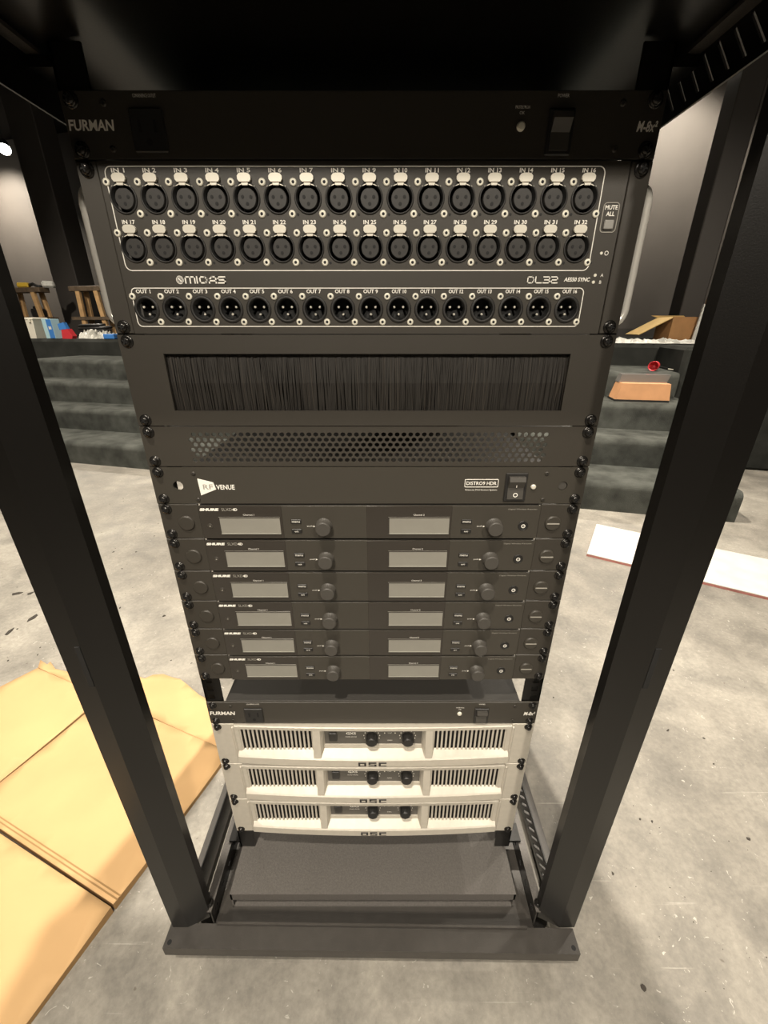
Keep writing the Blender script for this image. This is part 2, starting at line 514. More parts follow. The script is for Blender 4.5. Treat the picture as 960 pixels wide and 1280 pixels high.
# ================================================================== RACK FRAME
rack = thing('equipment_rack', 'tall open black steel equipment rack standing on the concrete floor', 'rack', (0, 0, 0))
XO, XI, YF = 0.322, 0.267, -0.100
ZB, ZTOP = 0.070, 1.150
YB = 0.56
def post(sx, yf, back=False):
    """folded sheet profile: outer wall, flat face, angled inner face, short lip"""
    m = MB()
    d = 1 if not back else -1
    k = 0.0022
    pr = [(XO, yf + d * 0.060), (XO, yf), (XO - 0.024, yf), (XI, yf + d * 0.013), (XI, yf + d * 0.026),
          (XI + k, yf + d * 0.026), (XI + k, yf + d * 0.0145), (XO - 0.0235, yf + d * k), (XO - k, yf + d * k), (XO - k, yf + d * 0.060)]
    m.prism([(sx * x, y) for x, y in pr], ZB, ZTOP + 0.05, axis='z')
    return m
for sx in (-1, 1):
    p = part('post', post(sx, YF), 'frame', rack)
    # latch slot in the face of the post
    m = MB(); m.box(-0.003, 0.003, -0.0008, 0.0004, -0.028, 0.028, bev=0.0004)
    xs, zs = sx * 0.3015, at_depth(116 if sx < 0 else 806, 834 if sx < 0 else 836, YF)[1]
    part('slot', m, 'dark', p, (xs, YF, zs))
    part('post', post(sx, YB, True), 'frame', rack)
# front base bar with turned-down lip; rear bar shaped to block light
def base_bar(yf, yb):
    m = MB()
    m.box(-0.326, 0.320, yf, yb, 0.066, 0.070)
    m.box(-0.326, 0.320, yf, yf + 0.003, 0.048, 0.0662)
    m.box(-0.250, 0.246, yb - 0.003, yb, 0.070, 0.0765)
    return m
fb = part('front_bar', base_bar(-0.128, -0.098), 'base', rack, (0, 0, 0), (0, 0, math.radians(-0.6)))
for x in (-0.318, 0.312):
    m = MB(); m.lathe_z([(0.0034, 0.0698), (0.0034, 0.0703)], 12)
    part('bolt_hole', m, 'dark', fb, (x, -0.121, 0))
m = MB(); m.box(-0.322, 0.322, YB - 0.02, YB + 0.02, 0.004, 0.070)  # unseen skirt, deepened almost to the floor to block light under the base
part('rear_bar_light_skirt', m, 'base', rack)
# base plate and shelf plate
m = MB(); m.box(-0.262, 0.262, -0.095, 0.55, 0.046, 0.050)
part('base_plate', m, 'base', rack)
m = MB(); m.box(-0.240, 0.236, -0.066, 0.50, 0.086, 0.089).box(-0.240, 0.236, -0.066, -0.063, 0.072, 0.0862).box(-0.240, 0.236, -0.066, -0.050, 0.050, 0.0525)
m.box(-0.240, -0.237, -0.066, 0.5, 0.05, 0.088).box(0.233, 0.236, -0.066, 0.5, 0.05, 0.088)
part('shelf_plate', m, 'plate', rack)
def web(z0, z1, y0, y1, nslot, slot_w, slot_h, lean=0.0):
    """vertical slotted side web in the y-z plane, x from 0 to 0.002"""
    m = MB()
    zc = (z0 + z1) / 2
    m.box(0, 0.002, y0, y1, z0, zc - slot_h / 2)
    m.box(0, 0.002, y0, y1, zc + slot_h / 2, z1)
    pitch = (y1 - y0) / nslot
    for k in range(nslot + 1):
        a = y0 + k * pitch
        b0, b1 = max(y0, a - (pitch - slot_w) / 2), min(y1, a + (pitch - slot_w) / 2)
        k0, k1 = -lean if k not in (0, nslot) else 0.0, lean if k not in (0, nslot) else 0.0
        m.prism([(b0 + k0, zc - slot_h / 2), (b1 + k0, zc - slot_h / 2), (b1 + k1, zc + slot_h / 2), (b0 + k1, zc + slot_h / 2)], 0, 0.002, axis='x')
    return m
for sx in (-1, 1):
    # bottom: outer flange + slotted web + inner bar with holes
    m = web(0.030, 0.082, -0.08, YB - 0.03, 40, 0.0060, 0.030, -0.012) if sx > 0 else MB().box(0, 0.002, -0.08, YB - 0.03, 0.030, 0.082)
    part('side_web', m, 'frame', rack, (sx * 0.304 - 0.001, 0, 0))
    m = MB(); xs = sorted((sx * 0.306, sx * 0.335)); m.box(xs[0], xs[1], -0.08, YB - 0.03, 0.026, 0.030)
    part('side_flange', m, 'base', rack)
    m = MB()
    xs = sorted((sx * 0.262, sx * 0.275))
    m.box(xs[0], xs[1], -0.088, YB - 0.02, 0.086, 0.089)
    xs = sorted((sx * 0.262, sx * 0.2645))
    sb = part('side_bar', m, 'plate', rack)
    m = web(0.048, 0.0865, -0.088, YB - 0.02, 20, 0.010, 0.006)
    part('side_bar_web', m, 'frame', sb, (sx * 0.2635 - 0.001, 0, 0))
    m = MB(); m.lathe_z([(0.006, 0.0), (0.006, 0.004), (0.004, 0.006)], 12)
    part('bolt', m, 'screwblk', sb, (sx * 0.268, -0.078, 0.089))
    # top: slotted rail
    m = web(1.114, ZTOP, -0.09, YB - 0.02, 40, 0.0034, 0.024, 0.010) if sx > 0 else MB().box(0, 0.002, -0.09, YB - 0.02, 1.114, ZTOP)
    part('top_side_rail', m, 'frame', rack, (sx * 0.267 - 0.001, 0, 0))
    m = MB(); xs = sorted((sx * 0.255, sx * 0.268)); m.box(xs[0], xs[1], -0.09, YB - 0.02, ZTOP - 0.004, ZTOP - 0.001)
    part('top_side_flange', m, 'base', rack)
    for yy in (-0.06, 0.50):
        m = MB(); m.lathe_z([(0.018, 0.0), (0.018, 0.010), (0.007, 0.014), (0.007, 0.048)], 16)
        part('levelling_foot', m, 'rubber', rack, (sx * 0.285, yy, 0))
m = MB(); m.box(-0.325, 0.325, -0.125, YB + 0.02, ZTOP + 0.002, ZTOP + 0.006).box(-0.325, 0.325, -0.125, -0.121, ZTOP + 0.006, ZTOP + 0.05).box(-0.325, 0.325, YB + .016, YB + 0.02, ZTOP + 0.006, ZTOP + 0.05)
part('top_panel', m, 'frame', rack)
# mounting rails with square holes
def mount_rail(sx):
    m = MB()
    x0, x1 = sorted((sx * 0.2170, sx * 0.2425))
    hx0, hx1 = sx * 0.2325 - 0.0045, sx * 0.2325 + 0.0045
    y0, y1 = 0.0035, 0.0055
    m.box(x0, hx0, y0, y1, 0.09, ZTOP).box(hx1, x1, y0, y1, 0.09, ZTOP)
    zs = [0.09]
    n = -1
    holes = []
    while True:
        z = zb(n)
        if z < 0.16: break
        for off in (0.00635, 0.02222, 0.0381):
            holes.append(z - off)
        n += 1
    holes = sorted(h for h in holes if 0.1 < h < ZTOP - 0.01)
    prev = 0.09
    for h in holes:
        m.box(hx0, hx1, y0, y1, prev, h - 0.0045)
        prev = h + 0.0045
    m.box(hx0, hx1, y0, y1, prev, ZTOP)
    xe = sorted((sx * 0.2425, sx * 0.2405))
    m.box(xe[0], xe[1], y0, 0.045, 0.09, ZTOP)
    # small punched windows on the inner edge
    return m
for sx in (-1, 1):
    part('mounting_rail', mount_rail(sx), 'frame', rack)
    m = MB(); xs = sorted((sx * 0.236, sx * 0.266)); m.box(xs[0], xs[1], 0.01, 0.04, 0.0892, 0.094)
    part('rail_bracket', m, 'frame', rack)
    m = MB(); xs = sorted((sx * 0.236, sx * 0.266)); m.box(xs[0], xs[1], 0.01, 0.04, ZTOP - 0.012, ZTOP - 0.005)
    part('rail_bracket', m, 'frame', rack)

# ================================================================== RACK UNITS
def screw_mesh():
    m = MB()
    m.lathe_y([(0.0061, 0.0), (0.0061, -0.0006), (0.0050, -0.0011), (0.0042, -0.0013), (0.0042, -0.0030), (0.0034, -0.0042), (0.0018, -0.0047)], 16, cap1=True)
    m.box(-0.0027, 0.0027, -0.0050, -0.0046, -0.0005, 0.0005, 1)
    m.box(-0.0005, 0.0005, -0.0050, -0.0046, -0.0027, 0.0027, 1)
    return m.mesh('rack_screw', ['screwblk', 'dark'])
SCREW = screw_mesh()
def screws(t, nu, y=0.0, skip=()):
    for sx in (-1, 1):
        for z in (0.00635, nu * U - 0.00635):
            link('rack_screw', SCREW, t, (sx * 0.2325, y, z), (0, random.uniform(0, 3), 0))
def unit(name, label, cat, n, nu, group=None):
    return thing(name, label, cat, (0, 0, zb(n + nu)), 0, group)
def small_screw_mesh():
    m = MB(); m.lathe_y([(0.0030, 0.0), (0.0030, -0.0006), (0.0020, -0.0011)], 12, cap1=True)
    m.lathe_y([(0.0013, -0.00115), (0.0011, -0.0012)], 8, cap1=True, mi=1)
    return m.mesh('screw', ['nickelm', 'dark'])
SSCREW = small_screw_mesh()
m = MB(); m.lathe_y([(0.0024, 0.0), (0.0024, -0.0006), (0.0014, -0.0010)], 12, cap1=True); m.lathe_y([(0.0010, -0.00105), (0.0008, -0.0011)], 8, cap1=True, mi=1)
DSCREW = m.mesh('screw', ['unit', 'dark'])
GAP = 0.0005

def front_plate(t, nu, matn='unit'):
    m = MB(); m.box(-0.2413, 0.2413, 0.0, 0.003, GAP, nu * U - GAP, bev=0.0006)
    return part('front_panel', m, matn, t)
def chassis(t, nu, depth, hw=0.2145, matn='chassis', inset=0.0015):
    m = MB(); m.box(-hw, hw, 0.0032, depth, inset, nu * U - inset, bev=0.001)
    return part('chassis', m, matn, t)

def rocker(t, x, z, w_, h, marks=True):
    m = MB(); m.box(-w_ / 2, w_ / 2, -0.0020, 0.0002, -h / 2, h / 2, bev=0.0008)
    r = part('rocker_switch', m, 'black', t, (x, 0, z))
    m = MB()
    a, b = w_ * 0.36, h * 0.40
    prof = [(-0.0018, -b), (-0.0035, -b), (-0.0022, -b * 0.02), (-0.0070, b * 0.62), (-0.0055, b), (-0.0018, b)]
    m.prism(prof, -a, a, axis='x')
    part('paddle', m, 'knob', r)
    if marks:
        text('I', r, 0, h * 0.10, h * 0.14, y=-0.0045, rot=(math.radians(0), 0, 0))
        m = MB(); m.lathe_y([(0.0017, 0.0), (0.0026, 0.0)], 16)
        part('lettering', m, 'print', r, (0, -0.0040, -h * 0.24))
    return r

def furman(n, label, grp=None):
    t = unit('power_conditioner', label, 'power conditioner', n, 1)
    front_plate(t, 1, 'unit'); chassis(t, 1, 0.270)
    screws(t, 1)
    text('FURMAN', t, -0.2205, 0.0222, 0.0072, 0.0372, bold=0.028, shear=0.12)
    text('M-8x\u00b2', t, 0.2300, 0.0215, 0.0072, 0.0165, bold=0.025, shear=0.2)
    text('CONVENIENCE OUTLET', t, -0.1735, 0.0405, 0.0022, 0.0185)
    text('PROTECTION', t, 0.1275, 0.0335, 0.0020, 0.0115); text('OK', t, 0.1275, 0.0300, 0.0020)
    text('POWER', t, 0.1590, 0.0405, 0.0022, 0.0090)
    m = MB(); m.box(-0.0135, 0.0135, -0.0022, 0.0002, -0.014, 0.014, bev=0.0007)
    q = part('outlet', m, 'black', t, (-0.1745, 0, 0.0185))
    m = MB()
    for x in (-0.0062, 0.0062):
        m.box(x - 0.0011, x + 0.0011, -0.0025, -0.0021, -0.0015, 0.0065)
    m.lathe_y([(0.0025, -0.0025), (0.0024, -0.0021)], 12, 0, -0.0075, cap0=True)
    part('contact_slots', m, 'dark', q)
    m = MB(); m.lathe_y([(0.0034, 0), (0.0034, -0.0012), (0.0022, -0.0022)], 14, cap1=True)
    part('indicator', m, 'nickelm', t, (0.1275, 0, 0.0215))
    rocker(t, 0.1595, 0.0175, 0.021, 0.030, False)
    for x, z in ((-0.207, 0.036), (-0.207, 0.007), (0.207, 0.036), (0.207, 0.007)):
        link('screw', DSCREW, t, (x, 0, z))
    return t
furman(-1, 'black rack power conditioner at the top of the rack, above the panel of round sockets')
pc = furman(14, 'black rack power conditioner resting above the silver amplifiers')

# ---- stage box with 48 sockets
t = unit('stage_box', 'black stage box with three rows of round audio sockets', 'stage box', 0, 3)
H = 3 * U
m = MB()
PX, X0 = 0.02634, -0.2065
xl, xr = X0 - PX / 2, X0 + 15.5 * PX
bands = [(H - 0.0262, 0.0145), (H - 0.0625, 0.0145), (H - 0.1118, 0.0135)]
for zc, hh in bands:
    for k in range(16):
        cx = X0 + k * PX
        m.cell(cx - PX / 2, cx + PX / 2, zc - hh, zc + hh, cx, zc, 0.0104, 20, -0.0005, 0.003)
edges = [H - GAP] + [e for zc, hh in bands for e in (zc + hh, zc - hh)] + [GAP]
for k in range(0, 8, 2):
    m.box(xl, xr, -0.0005, 0.003, edges[k + 1], edges[k])
m.box(-0.2230, xl, -0.0005, 0.003, GAP, H - GAP); m.box(xr, 0.2225, -0.0005, 0.003, GAP, H - GAP)
part('front_panel', m, 'unit', t)
for sx in (-1, 1):
    m = MB(); xs = sorted((sx * 0.2238, sx * 0.2413)); m.box(xs[0], xs[1], 0.0, 0.003, GAP, H - GAP, bev=0.0006)
    part('ear', m, 'unit', t)
chassis_m = MB(); chassis_m.box(-0.2145, 0.2145, 0.020, 0.22, 0.002, H - 0.002).box(-0.2145, 0.2145, 0.0032, 0.020, H - 0.004, H - 0.002).box(-0.2145, 0.2145, 0.0032, 0.020, 0.002, 0.004).box(-0.2145, -0.2125, 0.0032, 0.020, 0.002, H - 0.002).box(0.2125, 0.2145, 0.0032, 0.020, 0.002, H - 0.002)
part('chassis', chassis_m, 'chassis', t)
screws(t, 3)
def socket(male):
    m = MB()
    ri = 0.0090 if male else 0.0102
    m.lathe_y([(0.0118, -0.0005), (0.0116, -0.0012), (ri + 0.0006, -0.0016), (ri, -0.0010), (ri, 0.012)], 24, mis=[0, 0, 0, 1])
    m.lathe_y([(ri, 0.012), (0.001, 0.012)], 24, mi=1, cap1=True)
    if not male:
        m.lathe_y([(0.0080, 0.012), (0.0080, 0.0008), (0.0075, 0.0002)], 24, mi=2, cap1=True)
        for x, z in ((-0.0036, 0.0012), (0.0036, 0.0012), (0.0, -0.0037)):
            m.lathe_y([(0.0014, 0.0), (0.0013, -0.0001)], 10, x, z, mi=3, cap1=True)
        m.box(-0.0012, 0.0012, -0.0001, 0.0012, 0.0075, 0.0100, 2)
    return m.mesh('audio_socket', ['rubber', 'dark', 'insert', 'dark'])
SOCK_F, SOCK_M = socket(False), socket(True)
m = MB(); m.prism([(-0.0042, -0.0030), (0.0042, -0.0030), (0.0056, -0.0012), (0.0056, 0.0010), (0.0042, 0.0026), (0.0020, 0.0031), (-0.0020, 0.0031), (-0.0042, 0.0026), (-0.0056, 0.0010), (-0.0056, -0.0012)], -0.0028, -0.0006)
m.prism([(-0.0024, -0.0052), (0.0024, -0.0052), (0.0030, -0.0030), (-0.0030, -0.0030)], -0.0020, -0.0006)
m.prism([(-0.0078, -0.0062), (-0.0030, -0.0046), (-0.0030, -0.0040), (-0.0080, -0.0056)], -0.0012, -0.0006)
m.prism([(0.0078, -0.0062), (0.0030, -0.0046), (0.0030, -0.0040), (0.0080, -0.0056)], -0.0012, -0.0006)
LATCH = m.mesh('latch', 'nickel')
m = MB()
for x, z in ((-0.0042, 0.0020), (0.0042, 0.0020), (0.0, -0.0042)):
    m.lathe_y([(0.0011, 0.012), (0.0011, 0.0034), (0.0011, 0.0026), (0.0006, 0.0020)], 10, x, z, mis=[1, 0, 0], cap1=True)
PINS = m.mesh('contact_pins', ['nickel', 'dark'])
m = MB(); m.lathe_y([(0.0011, 0.0), (0.0011, -0.0004)], 8, cap1=True)
TINY = m.mesh('pilot_hole', 'dark')
for row, (zc, hh) in enumerate(bands):
    for k in range(16):
        cx = X0 + k * PX
        s = link('audio_socket', SOCK_M if row == 2 else SOCK_F, t, (cx, 0, zc))
        if row < 2:
            link('latch', LATCH, s, (0, -0.0002, 0.0140))
            text('IN %d' % (k + 1 + 16 * row), t, cx, zc + 0.0192, 0.0031, 0.0112, y=-0.0010, bold=0.025)
            link('screw', SSCREW, s, (-0.0118, -0.0005, 0.0112)); link('screw', SSCREW, s, (0.0118, -0.0005, -0.0112))
            link('pilot_hole', TINY, s, (0.0168 if k < 15 else 0.0150, -0.0004, -0.0115))
        else:
            link('contact_pins', PINS, s)
            text('OUT %d' % (k + 1), t, cx, zc + 0.0150, 0.0033, 0.0135, y=-0.0010, bold=0.025)
            link('screw', SSCREW, s, (-0.0110, -0.0005, 0.0108)); link('screw', SSCREW, s, (0.0110, -0.0005, -0.0108))
m = MB(); m.frame(-0.2180, 0.2025, H - 0.0804, H - 0.0040, 0.0007, 0.0055, -0.0009, -0.0004)
part('printed_border', m, 'print', t)
m = MB(); m.frame(-0.2180, 0.2020, H - 0.1268, H - 0.0938, 0.0007, 0.0045, -0.0009, -0.0004)
part('printed_border', m, 'print', t)
m = MB(); m.frame(0.2060, 0.2200, H - 0.0510, H - 0.0290, 0.0006, 0.0030, -0.0009, -0.0004)
part('printed_border', m, 'printdim', t)
text('MUTE', t, 0.2130, H - 0.0327, 0.0032, 0.0108, y=-0.0009, bold=0.025); text('ALL', t, 0.2130, H - 0.0373, 0.0032, y=-0.0009, bold=0.025)
m = MB(); m.box(-0.0042, 0.0042, -0.0020, -0.0004, -0.0035, 0.0035, bev=0.0006)
part('mute_button', m, 'btn', t, (0.2130, 0, H - 0.0452))
# logo: round emblem and squared lettering
m = MB()
m.lathe_y([(0.0034, -0.0009), (0.0028, -0.0009)], 20); m.lathe_y([(0.0022, -0.0009), (0.0017, -0.0009)], 16)
m.prism([(-0.0026, 0.0020), (-0.0018, 0.0028), (0.0026, -0.0020), (0.0018, -0.0028)], -0.0009, -0.0006)
part('emblem', m, 'print', t, (-0.1706, 0, H - 0.0875))
bl = MB()
def strokes(mb, x, z, h, w_, th, segs):
    for (a, b, c, d) in segs:
        p, q = Vector((x + a * w_, z + b * h)), Vector((x + c * w_, z + d * h))
        u_ = (q - p).normalized() * (th / 2); v_ = Vector((-u_.y, u_.x))
        mb.prism([tuple(p - u_ - v_), tuple(q + u_ - v_), tuple(q + u_ + v_), tuple(p - u_ + v_)], -0.0009, -0.0005)
D_ = [(0, 0, 0, 1), (0, 1, .7, 1), (.7, 1, 1, .7), (1, .7, 1, .3), (1, .3, .7, 0), (.7, 0, 0, 0)]
h_, th_ = 0.0048, 0.00115
zz = H - 0.0875 - h_ / 2
x_ = -0.1655
for segs, w_ in (
        ([(0, 0, 0, 1), (0, 1, 1, 1), (.5, 0, .5, 1), (1, 0, 1, 1)], 0.0085),
        ([(0, 0, 0, 1)], 0.001),
        (D_, 0.0062),
        ([(0, 0, 0, .55), (0, .55, .45, 1), (.45, 1, 1, 1), (1, 0, 1, 1), (0, .35, 1, .35)], 0.0062),
        ([(0, 0, 1, 0), (1, 0, 1, .5), (0, .5, 1, .5), (0, .5, 0, 1), (0, 1, 1, 1)], 0.0062)):
    strokes(bl, x_, zz, h_, w_, th_, segs)
    x_ += w_ + (0.0021 if w_ > 0.002 else 0.0018)
part('logo_lettering', bl, 'print', t)
bl = MB(); x_ = 0.1485; th_ = 0.0009
for segs in (D_, [(0, 0, 0, 1), (0, 0, 1, 0)],
             [(0, 1, 1, 1), (1, 0, 1, 1), (0, 0, 1, 0), (0.2, .5, 1, .5)], [(0, 1, 1, 1), (1, .5, 1, 1), (0, .5, 1, .5), (0, 0, 0, .5), (0, 0, 1, 0)]):
    strokes(bl, x_, zz, h_, 0.0055, th_, segs); x_ += 0.0072
part('logo_lettering', bl, 'print', t)
text('AES50 SYNC', t, 0.1935, H - 0.0872, 0.0034, 0.0238, y=-0.0009, bold=0.03, shear=0.15)
for x, z, s in ((0.2095, 0.0838, 'A'), (0.2090, 0.0893, 'B')):
    m = MB(); m.lathe_y([(0.0013, -0.0004), (0.0013, -0.0010)], 10, cap1=True)
    part('indicator', m, 'nickelm', t, (x, 0, H - z)); text(s, t, x + 0.0062, H - z, 0.0026, y=-0.0009)
m = MB(); m.lathe_y([(0.0012, -0.0004), (0.0012, -0.0010)], 10, cap1=True)
part('indicator', m, 'nickelm', t, (0.2115, 0, H - 0.0665))
m = MB(); m.lathe_y([(0.0018, -0.0009), (0.0013, -0.0009)], 14)
part('power_symbol', m, 'print', t, (0.2160, 0, H - 0.0665))
# chrome side handles of the rack rails
for sx in (-1, 1):
    pts = []
    xa, xb_ = 0.2440, 0.2545
    ztop, zbot = ZT - 0.018, ZT - 0.119
    pts.append((sx * xa, 0.020, ztop + 0.004))
    for k in range(6):
        a = math.radians(90 * k / 5)
        pts.append((sx * (xb_ - 0.008 + 0.008 * math.sin(a)), 0.020, ztop - 0.008 + 0.012 * math.cos(a) - 0.0))
    for k in range(6):
        a = math.radians(90 * k / 5)
        pts.append((sx * (xb_ - 0.008 + 0.008 * math.cos(a)), 0.020, zbot + 0.008 - 0.012 * math.sin(a)))
    pts.append((sx * xa, 0.020, zbot - 0.004))
    m = MB(); m.tube(pts, 0.0036, 12)
    part('handle', m, 'chrome', rack, label='chrome handle')

# ---- brush panel
t = unit('brush_panel', 'black cable-entry panel with a wide brush strip', 'brush panel', 3, 2)
H = 2 * U
m = MB()
wx, wz0, wz1 = 0.2000, 0.0160, 0.0712
m.box(-0.2413, 0.2413, 0, 0.003, GAP, wz0).box(-0.2413, 0.2413, 0, 0.003, wz1, H - GAP)
m.box(-0.2413, -wx, 0, 0.003, wz0, wz1).box(wx, 0.2413, 0, 0.003, wz0, wz1)
m.box(-0.2145, 0.2145, 0.003, 0.016, H - 0.004, H - 0.0015)
part('front_panel', m, 'unit', t)
m = MB()
x = -wx
while x < wx:
    for L_ in range(2):
        w_ = random.uniform(0.0005, 0.0011)
        dx = random.gauss(0, 0.0007); yy = 0.0055 + L_ * 0.003 + random.uniform(-0.001, 0.001)
        zt_, zb_ = wz1 + 0.001, wz0 - 0.002 + (random.uniform(0, 0.003) if random.random() < 0.1 else 0)
        mi = 1 if random.random() < (0.07 + 0.12 * (math.sin(x * 75) > 0.75)) else 0
        n = len(m.v)
        m.v += [(x - w_ / 2, yy, zt_), (x + w_ / 2, yy, zt_), (x + w_ / 2 + dx, yy - 0.0012, (zt_ + zb_) / 2), (x - w_ / 2 + dx, yy - 0.0012, (zt_ + zb_) / 2), (x + w_ / 2 + 2 * dx, yy, zb_), (x - w_ / 2 + 2 * dx, yy, zb_)]
        m.f += [(n, n + 1, n + 2, n + 3), (n + 3, n + 2, n + 4, n + 5)]; m.mi += [mi, mi]; m.sm += [False, False]
    x += 0.00055
o = part('bristles', m, ['brush', 'brush2'], t); o['kind'] = 'stuff'
m = MB(); m.box(-0.205, 0.205, 0.0032, 0.012, wz1, wz1 + 0.008)
part('brush_holder', m, 'dark', t)
m = MB(); m.box(-0.205, 0.205, 0.012, 0.0125, 0.004, 0.084)
part('brush_backing', m, 'dark', t)
screws(t, 2)

# ---- perforated vent panel
t = unit('vent_panel', 'black vent panel with rows of small round perforations', 'vent panel', 5, 1)
m = MB()
pw, ph, nr, nc = 0.0072, 0.0056, 6, 53
zc0 = 0.0216
z0 = zc0 - ph * nr / 2
for r in range(nr):
    off = (pw / 2 if r % 2 else 0.0)
    xs = -nc * pw / 2 - pw / 4 + off
    a, b = z0 + r * ph, z0 + (r + 1) * ph
    for c in range(nc):
        m.cell(xs + c * pw, xs + (c + 1) * pw, a, b, xs + (c + .5) * pw, (a + b) / 2, 0.00265, 8, 0.0, 0.0014, rz=0.0024)
    m.box(-0.2413, xs, 0, 0.0014, a, b).box(xs + nc * pw, 0.2413, 0, 0.0014, a, b)
m.box(-0.2413, 0.2413, 0, 0.0014, GAP, z0).box(-0.2413, 0.2413, 0, 0.0014, z0 + nr * ph, U - GAP)
m.box(-0.2145, 0.2145, 0.0014, 0.014, U - 0.0025, U - 0.001).box(-0.2145, 0.2145, 0.0014, 0.014, 0.001, 0.0025)
for sx in (-1, 1):
    xs = sorted((sx * 0.216, sx * 0.2413)); m.box(xs[0], xs[1], 0.0014, 0.003, GAP, U - GAP)
part('front_panel', m, 'unit', t)
screws(t, 1)

# ---- antenna distribution unit
t = unit('antenna_distributor', 'black antenna distribution unit with a white wedge logo and rocker switch', 'antenna distributor', 6, 1)
m = MB()
hx, hz = 0.2135, 0.0220
m.box(-0.2413, -hx - 0.008, 0, 0.003, GAP, U - GAP)
m.cell(-hx - 0.008, -hx + 0.008, GAP, U - GAP, -hx, hz, 0.0056, 20, 0, 0.003, rz=0.0054)
m.box(-hx + 0.008, hx - 0.005, 0, 0.003, GAP, U - GAP)
m.cell(hx - 0.005, hx + 0.011, GAP, U - GAP, hx + 0.003, hz, 0.0052, 20, 0, 0.003)
m.box(hx + 0.011, 0.2413, 0, 0.003, GAP, U - GAP)
part('front_panel', m, 'unit2', t)
m = MB(); m.box(-0.199, 0.199, 0.0032, 0.20, 0.0015, U - 0.0015)
part('chassis', m, 'chassis', t)
m = MB(); m.lathe_y([(0.0056, 0.0032), (0.0050, 0.0014), (0.0044, 0.0012)], 20, cap1=True)
part('hole_plug', m, 'knob', t, (hx + 0.003, 0, hz))
m = MB(); m.prism([(-0.1905, 0.0308), (-0.1735, 0.0262), (-0.1715, 0.0180), (-0.1895, 0.0108)], -0.0005, 0.0001)
part('logo_wedge', m, 'print', t)
text('RF', t, -0.1800, 0.0212, 0.0058, 0.0110, y=-0.0009, matn='printdim')
text('VENUE', t, -0.1607, 0.0206, 0.0058, 0.0205, bold=0.02)
m = MB(); m.frame(0.1065, 0.1440, 0.0205, 0.0300, 0.0006, 0.0012, -0.0005, 0.0001)
part('printed_border', m, 'print', t)
text('DISTRO9 HDR', t, 0.12525, 0.02525, 0.0042, 0.0335, bold=0.012)
text('Antenna Distribution System', t, 0.1253, 0.0172, 0.0024, 0.0360)
rocker(t, 0.1635, 0.0205, 0.0245, 0.0335)
m = MB(); m.lathe_y([(0.0030, 0), (0.0030, -0.0010), (0.0020, -0.0022)], 14, cap1=True)
part('indicator', m, 'nickel', t, (0.1835, 0, 0.0210))
for x, z in ((-0.1938, 0.0365), (-0.1938, 0.0055), (0.1965, 0.0365), (0.1965, 0.0055)):
    link('screw', DSCREW, t, (x, 0, z))
screws(t, 1)

# ---- six wireless receivers
ORD = ['directly below the antenna distribution unit', 'second below the antenna distribution unit', 'third below the antenna distribution unit',
       'fourth below the antenna distribution unit', 'fifth below the antenna distribution unit', 'lowest of six, above the open gap']
m = MB(); m.box(-0.1953, 0.1953, -0.0020, 0.0005, 0.0014, U - 0.0016, bev=0.0002); RX_BODY = m.mesh('front_panel', 'unit2')
m = MB(); m.box(-0.1945, -0.1003, -0.0026, -0.0019, 0.0014, U - 0.0014, bev=0.0003); RX_WIN1 = m.mesh('display_window', 'gloss')
m = MB(); m.box(-0.0035, 0.0945, -0.0026, -0.0019, 0.0014, U - 0.0014, bev=0.0003); RX_WIN2 = m.mesh('display_window', 'gloss')
m = MB(); m.box(-0.0352, 0.0352, -0.0008, 0.0, -0.0108, 0.0108)
m.box(-0.0352, 0.0352, -0.0012, -0.0007, -0.0108, -0.0098, 1).box(-0.0352, 0.0352, -0.0012, -0.0007, 0.0100, 0.0108, 2).box(-0.0352, -0.0340, -0.0012, -0.0007, -0.0108, 0.0108, 2)
RX_LCD = m.mesh('display', ['lcd', 'lcdrim', 'gloss'])
m = MB(); m.box(-0.0060, 0.0060, -0.0012, 0.0, -0.0027, 0.0027, bev=0.0005); RX_BTN = m.mesh('button', 'black')
m = MB()
m.lathe_y([(0.0098, 0.0), (0.0098, -0.0012), (0.0090, -0.0014), (0.0090, -0.0095), (0.0085, -0.0110), (0.0076, -0.0115)], 28, cap1=True)
for k in range(28):
    a = 2 * PI * k / 28
    m.box(0.0087 * math.cos(a) - 0.0003, 0.0087 * math.cos(a) + 0.0003, -0.0094, -0.002, 0.0087 * math.sin(a) - 0.0003, 0.0087 * math.sin(a) + 0.0003)
RX_KNOB = m.mesh('knob', 'knob')
m = MB(); m.lathe_y([(0.0060, 0), (0.0060, -0.0005), (0.0050, -0.0007), (0.0050, -0.0003)], 20, cap1=True); RX_PWR = m.mesh('power_button', 'black')
m = MB(); m.lathe_y([(0.0024, 0), (0.0016, 0)], 14); m.lathe_y([(0.0006, 0), (0.0004, 0)], 6, cap0=True); RX_PSYM = m.mesh('power_symbol', 'print')
m = MB(); m.lathe_y([(0.0032, 0), (0.0028, -0.0003)], 14, cap1=True); m.lathe_y([(0.0008, -0.0004), (0.0007, -0.0004)], 8, cap1=True, mi=1); RX_IR = m.mesh('infrared_port', ['unit', 'printdim'])
m = MB(); m.lathe_y([(0.0092, 0.0), (0.0088, -0.0018), (0.0080, -0.0024)], 24, cap1=True); m.box(-0.0072, 0.0072, -0.0027, -0.0022, -0.0007, 0.0007, 1); RX_PLUG_R = m.mesh('hole_plug', ['unit2', 'printdim'])
m = MB(); m.lathe_y([(0.0094, 0.0001), (0.0090, -0.0016), (0.0080, -0.0022)], 24, cap1=True); RX_PLUG_L = m.mesh('hole_plug', ['unit'])
